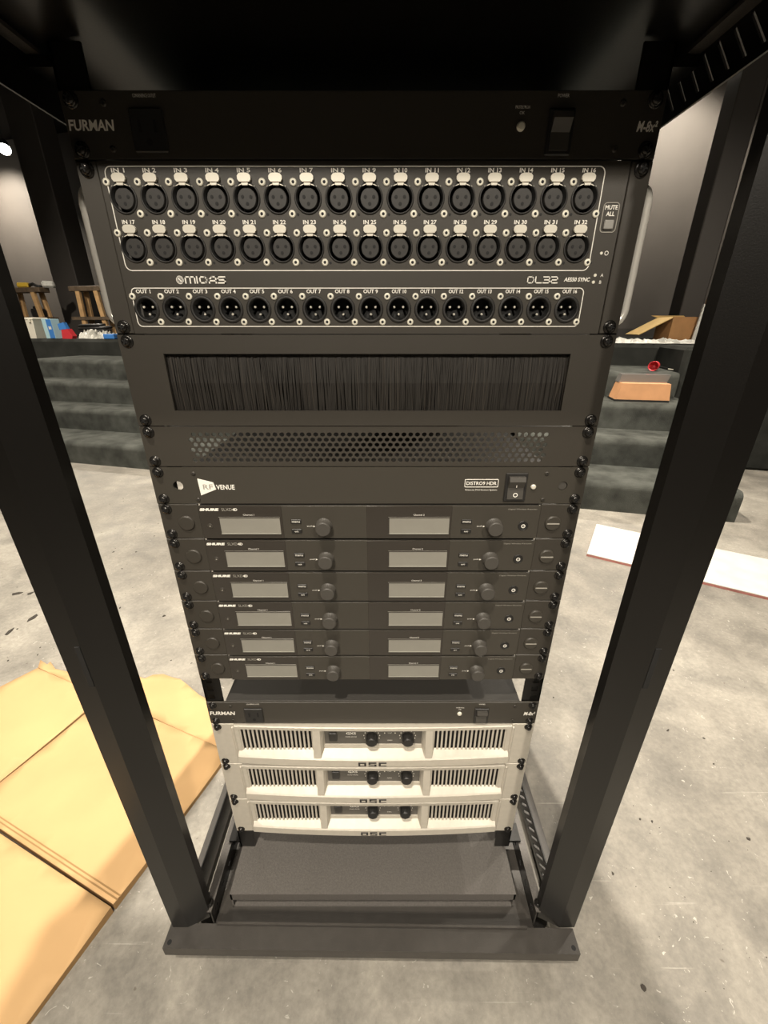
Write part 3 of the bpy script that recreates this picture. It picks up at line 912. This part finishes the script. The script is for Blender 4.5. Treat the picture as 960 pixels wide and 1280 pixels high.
for i in range(6):
    t = unit('wireless_receiver', 'black dual-channel wireless receiver with two blank displays, ' + ORD[i], 'receiver', 7 + i, 1, 'wireless receivers stacked in the rack')
    link('front_panel', RX_BODY, t)
    for sx in (-1, 1):
        m = MB(); xs = sorted((sx * 0.1960, sx * 0.2413)); m.box(xs[0], xs[1], 0, 0.003, GAP, U - GAP, bev=0.0006)
        link('ear', m.mesh('ear', 'unit'), t) if False else part('ear', m, 'unit', t)
    m = MB(); m.box(-0.1950, 0.1950, 0.0032, 0.21, 0.0015, U - 0.0015)
    part('chassis', m, 'chassis', t)
    for win, xd, xb, xk, ch in ((RX_WIN1, -0.1385, -0.0850, -0.0530, 1), (RX_WIN2, 0.0567, 0.1120, 0.1440, 2)):
        wdw = link('display_window', win, t)
        link('display', RX_LCD, wdw, (xd, -0.0026, 0.0186))
        text('Channel %d' % ch, t, xd, 0.0322, 0.0019, 0.0125, y=-0.0030)
        for z, s in ((0.0235, 'menu'), (0.0112, 'exit')):
            b = link('button', RX_BTN, t, (xb, -0.0020, z))
            text(s, b, 0, 0, 0.0020, y=-0.0014)
        text('push', t, xb + 0.0155, 0.0175, 0.0020, 0.0060, y=-0.0024)
        m = MB(); m.prism([(0, -0.0010), (0.0022, 0), (0, 0.0010)], -0.0024, -0.0021)
        part('arrow_mark', m, 'print', t, (xb + 0.0195, 0, 0.0172))
        link('knob', RX_KNOB, t, (xk, -0.0020, 0.0180))
    p = link('power_button', RX_PWR, t, (0.1780, -0.0020, 0.0178)); link('power_symbol', RX_PSYM, p, (0, -0.0010, 0))
    link('infrared_port', RX_IR, t, (-0.1850, -0.0026, 0.0178))
    text('SHURE', t, -0.1825, 0.0388, 0.0034, 0.0220, y=-0.0030, bold=0.07, shear=0.15)
    text('SLXD', t, -0.1625, 0.0388, 0.0034, 0.0120, y=-0.0030, matn='printdim'); text('4D', t, -0.1534, 0.0388, 0.0034, 0.0056, y=-0.0030, bold=0.03)
    text('Digital Wireless Receiver', t, 0.1750, 0.0388, 0.0020, 0.0330, y=-0.0024, matn='printdim')
    link('hole_plug', RX_PLUG_L, t, (-0.2125, 0, 0.0205)); link('hole_plug', RX_PLUG_R, t, (0.2125, 0, 0.0205))
    screws(t, 1)

# ---- three amplifiers
AL = ['directly below the lower power conditioner', 'in the middle of the three', 'just above the rack base']
BW = 0.2070
def bow(x): return 0.0065 * (1 - (x / BW) ** 2)
def amp_body():
    m = MB(); N = 24
    prof = lambda x: [(0.002, 0.0880), (-0.0020 - bow(x) * 0.6, 0.0880), (-0.0032 - bow(x) * 0.6, 0.0868), (-0.0032 - bow(x) * 0.6, 0.0815), (0.0010, 0.0795)]
    low = lambda x: [(0.0010, 0.0350), (-0.0060 - bow(x), 0.0285), (-0.0080 - bow(x), 0.0265), (-0.0085 - bow(x), 0.0135), (-0.0070 - bow(x), 0.0120), (0.002, 0.0040)]
    for pf in (prof, low):
        for k in range(N):
            xa, xb_ = -BW + 2 * BW * k / N, -BW + 2 * BW * (k + 1) / N
            A, B = pf(xa), pf(xb_)
            for j in range(len(A) - 1):
                m.quad([(xa, *A[j]), (xa, *A[j + 1]), (xb_, *B[j + 1]), (xb_, *B[j])])
        for xs in (-BW, BW):
            m.quad([(xs, *p) for p in pf(xs)])
    # end cheeks and posts beside the control recess
    for x0, x1 in ((-BW, -0.2010), (0.2010, BW)):
        m.box(x0, x1, -0.0020, 0.002, 0.032, 0.082)
    for sx in (-1, 1):
        xa, xb_ = sorted((sx * 0.0790, sx * 0.0900))
        m.prism([(-0.0075, 0.0270), (-0.0120, 0.0285), (-0.0060, 0.0830), (0.0030, 0.0830), (0.0030, 0.0270)], xa, xb_, axis='x')
        xq = sx * 0.0740
        m.quad([(sx * 0.0790, -0.0115, 0.0300), (xq, 0.0030, 0.0380), (xq, 0.0030, 0.0815), (sx * 0.0790, -0.0060, 0.0815)])
    # deep shelf under the control panel
    m.box(-0.0790, 0.0790, 0.0005, 0.0050, 0.0340, 0.0420)
    return m.mesh('bezel', 'silver')
A_BEZ = amp_body()
m = MB(); m.box(-0.0014, 0.0014, -0.0012, 0.0004, 0.0340, 0.0810); A_SLAT = m.mesh('slat', 'silver')
m = MB(); m.box(-0.06075, 0.06075, 0.0115, 0.0125, 0.030, 0.082); A_BACK = m.mesh('grille_backing', 'dark')
m = MB(); m.box(-0.0790, 0.0790, 0.0028, 0.0040, 0.0400, 0.0830); A_PAN = m.mesh('control_panel', 'amppanel')
m = MB(); m.lathe_y([(0.0085, 0), (0.0085, -0.010), (0.0078, -0.0125), (0.0070, -0.013)], 18, cap1=True)
for k in range(9):
    a = 2 * PI * k / 9
    m.box(0.0080 * math.cos(a) - 0.0011, 0.0080 * math.cos(a) + 0.0011, -0.011, 0, 0.0080 * math.sin(a) - 0.0011, 0.0080 * math.sin(a) + 0.0011)
A_KNOB = m.mesh('gain_knob', 'black')
m = MB(); m.box(-0.0060, 0.0060, -0.0030, 0, -0.0085, 0.0085, bev=0.0008); A_SW = m.mesh('power_switch', 'black')
m = MB(); m.box(0.2075, 0.2413, 0, 0.003, GAP, 2 * U - GAP, bev=0.0006).box(0.2075, 0.2125, -0.003, 0.001, 0.004, 2 * U - 0.004, bev=0.002); A_EAR_R = m.mesh('ear', 'silver')
m = MB(); m.box(-0.2413, -0.2075, 0, 0.003, GAP, 2 * U - GAP, bev=0.0006).box(-0.2125, -0.2075, -0.003, 0.001, 0.004, 2 * U - 0.004, bev=0.002); A_EAR_L = m.mesh('ear', 'silver')
m = MB(); m.box(-0.205, 0.205, 0.0130, 0.26, 0.002, 2 * U - 0.0020); A_CH = m.mesh('chassis', 'chassis')
m = MB()
for k in range(11):
    a = math.radians(-140 + 28 * k)
    cx_, cz_ = 0.0122 * math.sin(a), 0.0122 * math.cos(a)
    m.box(cx_ - 0.0005, cx_ + 0.0005, -0.0003, 0, cz_ - 0.0009, cz_ + 0.0009)
A_TICK = m.mesh('dial_marks', 'print')
# logo Q S C as squared strokes on a dark recess
lg = MB()
lg.box(-0.0215, -0.0095, -0.0008, 0.0002, -0.0038, 0.0038, 0, bev=0.0003)
lg.box(-0.0185, -0.0125, -0.0010, -0.0007, -0.0016, 0.0016, 1)
lg.box(-0.0060, 0.0060, -0.0008, 0.0002, 0.0006, 0.0038, 0).box(-0.0060, 0.0060, -0.0008, 0.0002, -0.0038, -0.0008, 0)
lg.box(-0.0030, 0.0062, -0.0010, -0.0007, 0.0009, 0.0018, 1).box(-0.0062, 0.0030, -0.0010, -0.0007, -0.0020, -0.0011, 1)
lg.box(0.0095, 0.0215, -0.0008, 0.0002, -0.0038, 0.0038, 0, bev=0.0003)
lg.box(0.0128, 0.0216, -0.0010, -0.0007, -0.0016, 0.0016, 1)
A_LOGO = lg.mesh('logo', ['black', 'silver'])
for i in range(3):
    t = unit('power_amplifier', 'silver-grey power amplifier with slotted grilles and two black knobs, ' + AL[i], 'amplifier', 15 + 2 * i, 2, 'silver amplifiers in the rack')
    link('bezel', A_BEZ, t); link('ear', A_EAR_L, t); link('ear', A_EAR_R, t); link('chassis', A_CH, t)
    for sx in (-1, 1):
        link('grille_backing', A_BACK, t, (sx * 0.14075, 0, 0))
        for k in range(18):
            x = 0.0920 + 0.1080 * k / 17
            link('slat', A_SLAT, t, (sx * x, 0, 0))
    cp = link('control_panel', A_PAN, t)
    for x in (-0.0020, 0.0525):
        kb = link('gain_knob', A_KNOB, t, (x, 0.0028, 0.0590)); link('dial_marks', A_TICK, cp, (x, 0.0027, 0.0590))
    link('power_switch', A_SW, t, (-0.0610, 0.0028, 0.0590))
    text('GX5' if i < 2 else 'GX3', cp, -0.0335, 0.0650, 0.0050, 0.0150, y=0.0024, bold=0.02)
    text('POWER AMPLIFIER', cp, -0.0335, 0.0575, 0.0022, 0.0170, y=0.0024)
    text('CLIP', cp, 0.0255, 0.0660, 0.0022, y=0.0024); text('GAIN', cp, 0.0255, 0.0500, 0.0022, y=0.0024)
    for x in (0.0175, 0.0335):
        m = MB(); m.lathe_y([(0.0009, 0), (0.0008, -0.0004)], 8, cap1=True)
        part('indicator', m, 'nickelm', cp, (x, 0.0028, 0.0655))
    link('logo', A_LOGO, t, (-0.0010, -0.0084 - bow(0), 0.0195), (math.radians(-2.2), 0, 0))
    screws(t, 2)

# ================================================================== CARDBOARD on the floor
cb = thing('flattened_carton', 'large flattened tan cardboard carton with torn edge lying on the concrete', 'cardboard', (-0.7, 0.2, 0))
def fp(px, py): 
    x, y = at_floor(px, py); return (x + 0.7, y - 0.2)
def lerp(a, b, t_): return (a[0] + (b[0] - a[0]) * t_, a[1] + (b[1] - a[1]) * t_)
R0, R1 = fp(275, 962), fp(40, 1280)           # long straight edge
C1a, C1b = fp(0, 1040), fp(138, 1133)         # double crease
C2a, C2b = fp(0, 985), fp(112, 892)           # slit
C3a, C3b = fp(49, 839), fp(271, 937)          # back crease
def isect(p, q, r, s):
    d1 = (q[0] - p[0], q[1] - p[1]); d2 = (s[0] - r[0], s[1] - r[1])
    k = d1[0] * d2[1] - d1[1] * d2[0]
    t_ = ((r[0] - p[0]) * d2[1] - (r[1] - p[1]) * d2[0]) / k
    return (p[0] + d1[0] * t_, p[1] + d1[1] * t_)
K13 = isect(C1a, C1b, R0, R1)
K3R = isect(C3a, C3b, R0, R1)
K23 = isect(C2a, C2b, C3a, C3b)
dR = (R1[0] - R0[0], R1[1] - R0[1]); kR = math.hypot(*dR); dR = (dR[0] / kR, dR[1] / kR)
K12 = isect(C1a, C1b, C2a, C2b)
L0 = (R0[0] + dR[1] * 0.80, R0[1] - dR[0] * 0.80); L1 = (L0[0] + dR[0], L0[1] + dR[1])    # far long edge, parallel to the near one
C1L = isect(C1a, C1b, L0, L1)
RB = lerp(R0, R1, 1.45); LBOT = (C1L[0] + RB[0] - K13[0], C1L[1] + RB[1] - K13[1])
def sheet(poly, z, t_=0.004, torn=None, tilt=None):
    """flat panel with slightly uneven surface: fan from a subdivided outline"""
    m = MB()
    P = []
    for i in range(len(poly)):
        a, b = poly[i], poly[(i + 1) % len(poly)]
        k = max(1, int(math.dist(a, b) / 0.05))
        for j in range(k): P.append(lerp(a, b, j / k))
    cx_ = sum(p[0] for p in poly) / len(poly); cy_ = sum(p[1] for p in poly) / len(poly)
    P = [(p[0] + (cx_ - p[0]) * 0.004, p[1] + (cy_ - p[1]) * 0.004) for p in P]
    def zz_(x, y): return z + (tilt(x, y) if tilt else 0.0)
    import bmesh
    from mathutils.geometry import delaunay_2d_cdt
    n = len(P)
    pts = [Vector(p) for p in P]
    x0, x1 = min(p[0] for p in P), max(p[0] for p in P); y0, y1 = min(p[1] for p in P), max(p[1] for p in P)
    g = 0.035
    for a in range(int((x1 - x0) / g) + 1):
        for b in range(int((y1 - y0) / g) + 1):
            pts.append(Vector((x0 + (a + 0.37) * g, y0 + (b + 0.41) * g)))
    r = delaunay_2d_cdt(pts, [], [list(range(n))], 1, 1e-5)
    vs_, fs_ = r[0], r[2]
    base = len(m.v)
    for v in vs_: m.v.append((v.x, v.y, zz_(v.x, v.y) + t_))
    for f_ in fs_:
        m.f.append(tuple(base + k for k in f_)); m.mi.append(0); m.sm.append(True)
    base = len(m.v)
    for p in P: m.v.append((p[0], p[1], zz_(*p) + t_))
    b0 = len(m.v)
    for p in P: m.v.append((p[0], p[1], 0.0005))
    for i in range(n):
        j = (i + 1) % n
        m.f.append((base + i, b0 + i, b0 + j, base + j)); m.mi.append(1); m.sm.append(False)
    m.f.append(tuple(b0 + i for i in range(n))); m.mi.append(1); m.sm.append(False)
    return m
def dist_line(x, y, a, b):
    dx, dy = b[0] - a[0], b[1] - a[1]
    return abs((x - a[0]) * dy - (y - a[1]) * dx) / math.hypot(dx, dy)
lift1 = lambda x, y: 0.010 * math.exp(-dist_line(x, y, C1a, K13) / 0.10)
lift3 = lambda x, y: 0.006 * math.exp(-dist_line(x, y, C3a, K3R) / 0.05)
part('panel', sheet([K3R, K23, K12, K13], 0.004, tilt=lambda x, y: lift1(x, y) + lift3(x, y)), ['cardboard', 'cardedge'], cb)
C1L2, K132 = (C1L[0] + 0.004, C1L[1] - 0.008), lerp(K13, R1, 0.02)
part('panel', sheet([K132, C1L2, LBOT, RB], 0.004, tilt=lift1), ['cardboard', 'cardedge'], cb)
C3L = C3a
# double score line along the crease
m = MB()
d = Vector((K13[0] - C1L[0], K13[1] - C1L[1], 0)); nrm = Vector((-d.y, d.x, 0)).normalized()
for off in (0.008, 0.014):
    a, b = Vector((*C1L, 0)) + nrm * off, Vector((*K13, 0)) + nrm * off
    w_ = nrm * 0.0012
    za = 0.0185 - off * 0.09
    m.quad([(*(a - w_)[:2], za), (*(b - w_)[:2], za), (*(b + w_)[:2], za), (*(a + w_)[:2], za)])
part('score_line', m, 'cardedge', cb)
# left panel beyond the slit
LA = fp(0, 862); LB = isect(fp(49, 839), LA, L0, L1)
part('panel', sheet([lerp(K23, C3a, 0.02), C3a, LA, LB, C1L, lerp(K12, C1L, 0.02)], 0.004, tilt=lift3), ['cardboard', 'cardedge'], cb)
# torn back flap
torn_px = [(49, 839), (52, 829), (60, 834), (64, 830), (70, 839), (85, 843), (100, 841), (120, 843), (140, 846), (160, 848), (170, 847), (182, 851), (192, 846), (205, 845), (216, 849), (226, 851), (236, 859), (250, 872), (262, 878), (275, 892), (290, 905), (300, 922)]
T = [fp(*p) for p in torn_px] 
K3R2 = K3R
flap = [lerp(C3a, T[1], 0.0)] + T[1:] + [K3R2]
part('torn_flap', sheet(flap, 0.004, tilt=lambda x, y: lift3(x, y) + 0.003 * math.sin(x * 40) * math.sin(y * 33)), ['cardboard', 'cardedge'], cb)

# ================================================================== white board on the floor
A_, B_ = Vector((*at_floor(733, 695), 0)), Vector((*at_floor(960, 750), 0))
d = d_board = (B_ - A_).normalized(); nn = Vector((-d.y, d.x, 0))
wb = thing('white_panel', 'long white board with reddish edge lying flat on the floor', 'board', tuple(A_), math.atan2(d.y, d.x))
m = MB(); m.box(0, 1.25, 0.0, 0.36, 0.010, 0.013).box(0, 1.25, 0, 0.36, 0.0, 0.010, 1)
part('sheet', m, ['board', 'boardedge'], wb)

# ================================================================== things on the steps
def step_pt(px, n, z):
    """point on tread of height z at stage distance n seen in column px"""
    lo, hi = -9.0, 7.0
    for _ in range(50):
        e = (lo + hi) / 2
        p = stg(e, n, z)
        D = (p.y + CD) * math.cos(TH) + (CZ - z) * math.sin(TH)
        if 480 + FPX * (p.x - CX) / D < px: lo = e
        else: hi = e
    return stg(lo, n, z)
p = step_pt(797, 3.20, RISE * 3)
bx = thing('tray_box', 'peach cardboard box with smoky lid on the carpeted step', 'box', tuple(p), PHI + 0.06)
m = MB(); m.prism([(-0.165, 0.012), (0.165, 0.012), (0.150, 0.115), (-0.140, 0.115)], -0.07, 0.07)
part('body', m, 'peach', bx)
m = MB(); m.box(-0.170, 0.160, -0.078, 0.078, 0.0, 0.012)
part('base', m, 'black', bx)
m = MB(); m.prism([(-0.145, 0.115), (0.150, 0.115), (0.165, 0.165), (-0.130, 0.165)], 0.00, 0.07)
part('lid', m, 'smoke', bx)
p = step_pt(818, 3.52, RISE * 4)
cp = thing('red_cup', 'small red cup with dark handle lying on the top step', 'cup', tuple(p + Vector((0, 0, 0.034))), PHI - 0.5)
cp.scale = (0.78, 0.78, 0.78)
m = MB(); m.lathe_y([(0.034, 0.0), (0.038, -0.01), (0.043, -0.09), (0.039, -0.09), (0.032, -0.01), (0.001, -0.008)], 20)
part('cup_body', m, 'red', cp)
m = MB(); m.tube([(0.0, 0.0, 0.0), (0.03, 0.05, -0.015), (0.08, 0.10, -0.03)], 0.010, 8)
part('handle', m, 'black', cp)
m = MB(); m.tube([(0.08, 0.10, -0.03), (0.15, 0.10, -0.036), (0.18, 0.08, -0.037)], 0.005, 8)
part('wire_end', m, 'nickelm', cp)

# ================================================================== things on the stage
def on_stage(px, n):
    return step_pt(px, n, STH)
# crumpled white sheeting
def crumple(name, label, px, n, w_, d_, hgt, seed):
    rnd = random.Random(seed)
    N, K = 26, 9
    m = MB()
    p0 = on_stage(px, n)
    hs = [[rnd.random() * hgt * (0.35 + 0.65 * rnd.random()) * (1 if 0 < j < K else 0.02) * (1 if 0 < i < N else 0.02) for j in range(K + 1)] for i in range(N + 1)]
    def vv(i, j):
        return (-w_ / 2 + w_ * i / N + (0.3 * w_ / N * math.sin(i * 7 + j * 3)), d_ * j / K + 0.02 * math.sin(i * 2.1), 0.002 + hs[i][j])
    for i in range(N):
        for j in range(K):
            m.quad([vv(i, j), vv(i + 1, j), vv(i + 1, j + 1), vv(i, j + 1)])
    o = part(name, m, 'sheet', None, tuple(p0), (0, 0, PHI))
    md = o.modifiers.new('thick', 'SOLIDIFY'); md.thickness = 0.002
    return tag(o, label, 'sheet')
crumple('plastic_sheet', 'crumpled white plastic sheet on the stage beside the pale bin', 114, 4.02, 0.36, 0.22, 0.11, 3)
crumple('drop_cloth', 'white drop cloth spread along the stage edge beside the carton', 812, 3.98, 0.75, 0.38, 0.045, 5)
# bin
p = on_stage(45, 4.08)
t = thing('storage_bin', 'pale cream plastic bin with clip lid standing on the stage edge', 'bin', tuple(p), PHI + 0.05)
m = MB(); m.prism([(-0.115, 0.0), (0.115, 0.0), (0.135, 0.19), (-0.135, 0.19)], -0.09, 0.09)
part('body', m, 'white', t)
m = MB(); m.box(-0.142, 0.142, -0.097, 0.097, 0.19, 0.215, bev=0.006)
part('lid', m, 'white', t)
for x in (-0.095, 0.095):
    m = MB(); m.box(x - 0.014, x + 0.014, -0.106, -0.094, 0.165, 0.200, bev=0.003)
    part('clip', m, 'nickelm', t)
# blue and white box
p = on_stage(69, 4.02)
t = thing('detergent_box', 'blue and pale cyan box standing between bin and red pouch', 'box', tuple(p), PHI - 0.15)
m = MB(); m.box(-0.075, 0.085, -0.045, 0.045, 0, 0.20, bev=0.003)
part('body', m, 'cyan', t)
m = MB(); m.box(0.000, 0.083, -0.0465, -0.0445, 0.004, 0.196)
part('front_label', m, 'blue', t)
m = MB(); m.box(0.020, 0.065, -0.0475, -0.0464, 0.095, 0.125)
part('white_flash', m, 'white', t)
p = on_stage(86, 4.01)
t = thing('snack_pouch', 'red and blue crumpled pouch leaning beside the blue box', 'pouch', tuple(p), PHI + 0.1)
m = MB(); m.prism([(-0.05, 0.0), (0.07, 0.0), (0.085, 0.03), (0.045, 0.10), (-0.035, 0.09)], -0.03, 0.03)
part('body', m, 'red', t)
m = MB(); m.prism([(-0.055, 0.09), (0.04, 0.10), (0.02, 0.165), (-0.06, 0.15)], -0.032, 0.01)
part('top', m, 'blue', t)
p = on_stage(140, 3.99)
m = MB(); m.box(-0.09, 0.05, -0.02, 0.10, 0, 0.05, bev=0.006)
tag(part('blue_packet', m, 'blue', None, tuple(p), (0, 0, PHI)), 'flat blue packet on the stage beside the crumpled plastic sheet', 'packet')
# trestles
def trestle(px, n, label, w_=0.42, hgt=0.52, lower=True):
    p = on_stage(px, n)
    t = thing('saw_trestle', label, 'trestle', tuple(p), PHI, )
    m = MB(); m.box(-w_ / 2 - 0.10, w_ / 2 + 0.10, -0.07, 0.07, hgt, hgt + 0.055, bev=0.004)
    part('top_beam', m, 'woodd', t)
    for sx in (-1, 1):
        for sy in (-1, 1):
            m = MB()
            m.prism([(sx * w_ / 2 * 1.05 - 0.03, 0), (sx * w_ / 2 * 1.05 + 0.03, 0), (sx * w_ / 2 * 0.85 + 0.03, hgt), (sx * w_ / 2 * 0.85 - 0.03, hgt)], sy * 0.055 - 0.015, sy * 0.055 + 0.015)
            part('leg', m, 'wood', t)
    if lower:
        m = MB(); m.box(-w_ / 2 - 0.16, w_ / 2 + 0.10, -0.08, 0.08, 0.20, 0.235)
        part('lower_shelf', m, 'woodd', t)
    return t
trestle(50, 4.75, 'wooden saw trestle with yellow tool on it, left of the dark column')
trestle(128, 4.75, 'wooden saw trestle partly hidden behind the rack, right of the dark column', 0.32, 0.52)
p = on_stage(52, 4.75) + Vector((0, 0, 0.575))
t = thing('power_tool', 'yellow and black hand tool lying on the wooden trestle', 'tool', tuple(p), PHI + 0.2)
m = MB(); m.box(-0.10, 0.05, -0.035, 0.035, 0.0, 0.06, bev=0.015)
part('body', m, 'yellow', t)
m = MB(); m.tube([(0.04, 0, 0.03), (0.10, 0, 0.045), (0.15, 0, 0.02), (0.20, 0.01, 0.015)], 0.018, 8)
part('grip', m, 'black', t)
p = on_stage(74, 4.78) + Vector((0.06, 0, 0.575))
m = MB(); m.box(-0.07, 0.07, -0.04, 0.04, 0, 0.075, bev=0.02)
tag(part('work_glove', m, 'sheet', None, tuple(p), (0, 0, 0.4)), 'pale bundled glove beside the yellow tool on the trestle', 'glove')
p = on_stage(46, 4.60) + Vector((0, 0, 0))
m = MB(); m.box(-0.10, 0.10, -0.036, 0.036, 0.0, 0.10, bev=0.015).box(-0.05, 0.05, -0.03, 0.03, 0.09, 0.13, bev=0.01)
# dark tool case on the lower shelf of the trestle
p2 = on_stage(58, 4.75) + Vector((0, 0, 0.235))
tag(part('tool_case', m, 'black', None, tuple(p2), (0, 0, PHI)), 'black tool case on the lower shelf of the trestle', 'case')
p = on_stage(122, 4.42)
m = MB()
pts = []
for k in range(60):
    a = k * 0.42
    pts.append((0.20 * math.cos(a) * (1 + 0.1 * math.sin(k)), 0.10 * math.sin(a), 0.014 + 0.0022 * k))
m.tube(pts, 0.013, 6)
tag(part('cable_coil', m, 'black', None, tuple(p), (0, 0, PHI)), 'coil of black cable heaped behind the crumpled plastic sheet', 'cable')
# open carton and plank on the right
p = on_stage(842, 4.62)
t = thing('open_carton', 'open brown carton with a raised tan flap on the stage', 'carton', tuple(p), PHI + 0.25)
m = MB(); m.box(-0.13, 0.13, -0.11, -0.106, 0, 0.20).box(-0.13, 0.13, 0.106, 0.11, 0, 0.20).box(-0.13, -0.126, -0.11, 0.11, 0, 0.20).box(0.126, 0.13, -0.11, 0.11, 0, 0.20).box(-0.13, 0.13, -0.11, 0.11, 0, 0.004)
part('body', m, 'cartoni', t)
m = MB(); m.prism([(-0.13, 0.20), (-0.40, 0.06), (-0.395, 0.055), (-0.125, 0.195)], -0.11, 0.11)
part('flap', m, 'carton', t)
m = MB(); m.prism([(-0.13, 0.195), (0.13, 0.195), (0.10, 0.215), (-0.20, 0.215)], 0.105, 0.11)
part('flap', m, 'carton', t)
p = on_stage(868, 4.85)
m = MB(); m.prism([(-0.03, 0.0), (0.05, 0.0), (0.10, 0.46), (0.02, 0.46)], -0.012, 0.012)
tag(part('plank', m, 'wood', None, tuple(p), (0, 0, PHI)), 'short wooden plank standing upright behind the open carton', 'plank')
p = on_stage(868, 4.48)
m = MB(); m.prism([(-0.03, 0), (0.05, 0), (0.05, 0.27), (-0.01, 0.30)], -0.01, 0.01)
tag(part('card_strip', m, 'sheet', None, tuple(p), (0, 0, PHI)), 'pale card strip standing beside the open carton', 'card')

# ================================================================== dirt on the floor
m = MB()
rnd = random.Random(11)
spots = [(22, 742, 0.022), (42, 772, 0.03), (12, 790, 0.022), (30, 700, 0.012), (70, 760, 0.008), (38, 742, 0.014), (835, 913, 0.009), (880, 923, 0.006), (892, 955, 0.006), (800, 1024, 0.006), (815, 1027, 0.006), (936, 1049, 0.007), (766, 1092, 0.006), (805, 1235, 0.009), (842, 838, 0.006), (692, 872, 0.005), (142, 690, 0.007), (170, 690, 0.006), (205, 770, 0.008), (150, 760, 0.007)]
spots += [(rnd.uniform(0, 240), rnd.uniform(600, 830), rnd.uniform(0.0015, 0.005)) for _ in range(55)]
spots += [(rnd.uniform(690, 960), rnd.uniform(660, 1270), rnd.uniform(0.001, 0.0025)) for _ in range(45)]
spots = [(a, b, c * (0.55 if a > 600 else 0.8)) for a, b, c in spots]
for px, py, s in spots:
    x, y = at_floor(px, py)
    q = Vector((x, y, 0)) - A_
    if -0.03 < q.dot(d_board) < 1.3 and -0.03 < q.dot(nn) < 0.40: continue
    n = rnd.randint(5, 7); a0 = rnd.random() * 6; st = rnd.uniform(0.35, 1.0); rot = rnd.random() * 3
    poly = []
    for k in range(n):
        a = a0 + 2 * PI * k / n
        r = s * rnd.uniform(0.6, 1.2)
        u_, v_ = r * math.cos(a), r * math.sin(a) * st
        poly.append((x + u_ * math.cos(rot) - v_ * math.sin(rot), y + u_ * math.sin(rot) + v_ * math.cos(rot)))
    m.prism(poly, 0.0, min(0.002, s * 0.3), axis='z')
o = part('floor_debris', m, 'debris')
o['kind'] = 'stuff'; o['label'] = 'scattered dark crumbs and flakes of dirt on the concrete'; o['category'] = 'debris'

# ================================================================== ceiling spotlights
for pos, aim, watts, cone, rad, label in LAMPS:
    pos = Vector(pos); d = (Vector(aim) - pos).normalized()
    q = d.to_track_quat('-Z', 'Y')
    t = thing('ceiling_spotlight', label, 'spotlight', (0, 0, 0), 0, 'spotlights under the ceiling')
    t.location = pos
    m = MB(); m.lathe_z([(rad * 0.6, 0.16), (rad * 0.75, 0.14), (rad * 1.0, 0.03), (rad * 1.05, 0.0), (rad * 0.98, 0.0), (rad * 0.95, 0.02)], 20, cap1=False)
    h = part('housing', m, 'black', t); h.rotation_mode = 'QUATERNION'; h.rotation_quaternion = q
    m = MB(); m.lathe_z([(rad * 0.95, 0.012), (rad * 0.94, 0.0125)], 20)
    part('lens', m, 'lens', h)
    m = MB(); m.tube([-d * 0.10, Vector((-d.x * 0.1, -d.y * 0.1, 0.25)), (-d.x * 0.1, -d.y * 0.1, 3.6 - pos.z)], 0.012, 8)
    part('stem', m, 'black', t)
    ld = bpy.data.lights.new('spot', 'SPOT')
    ld.energy = watts; ld.spot_size = math.radians(cone); ld.spot_blend = 0.6; ld.shadow_soft_size = rad * 0.9; ld.color = WARM
    lo = bpy.data.objects.new('spot', ld); COL.objects.link(lo)
    lo.parent = h; lo.location = (0, 0, -0.005)
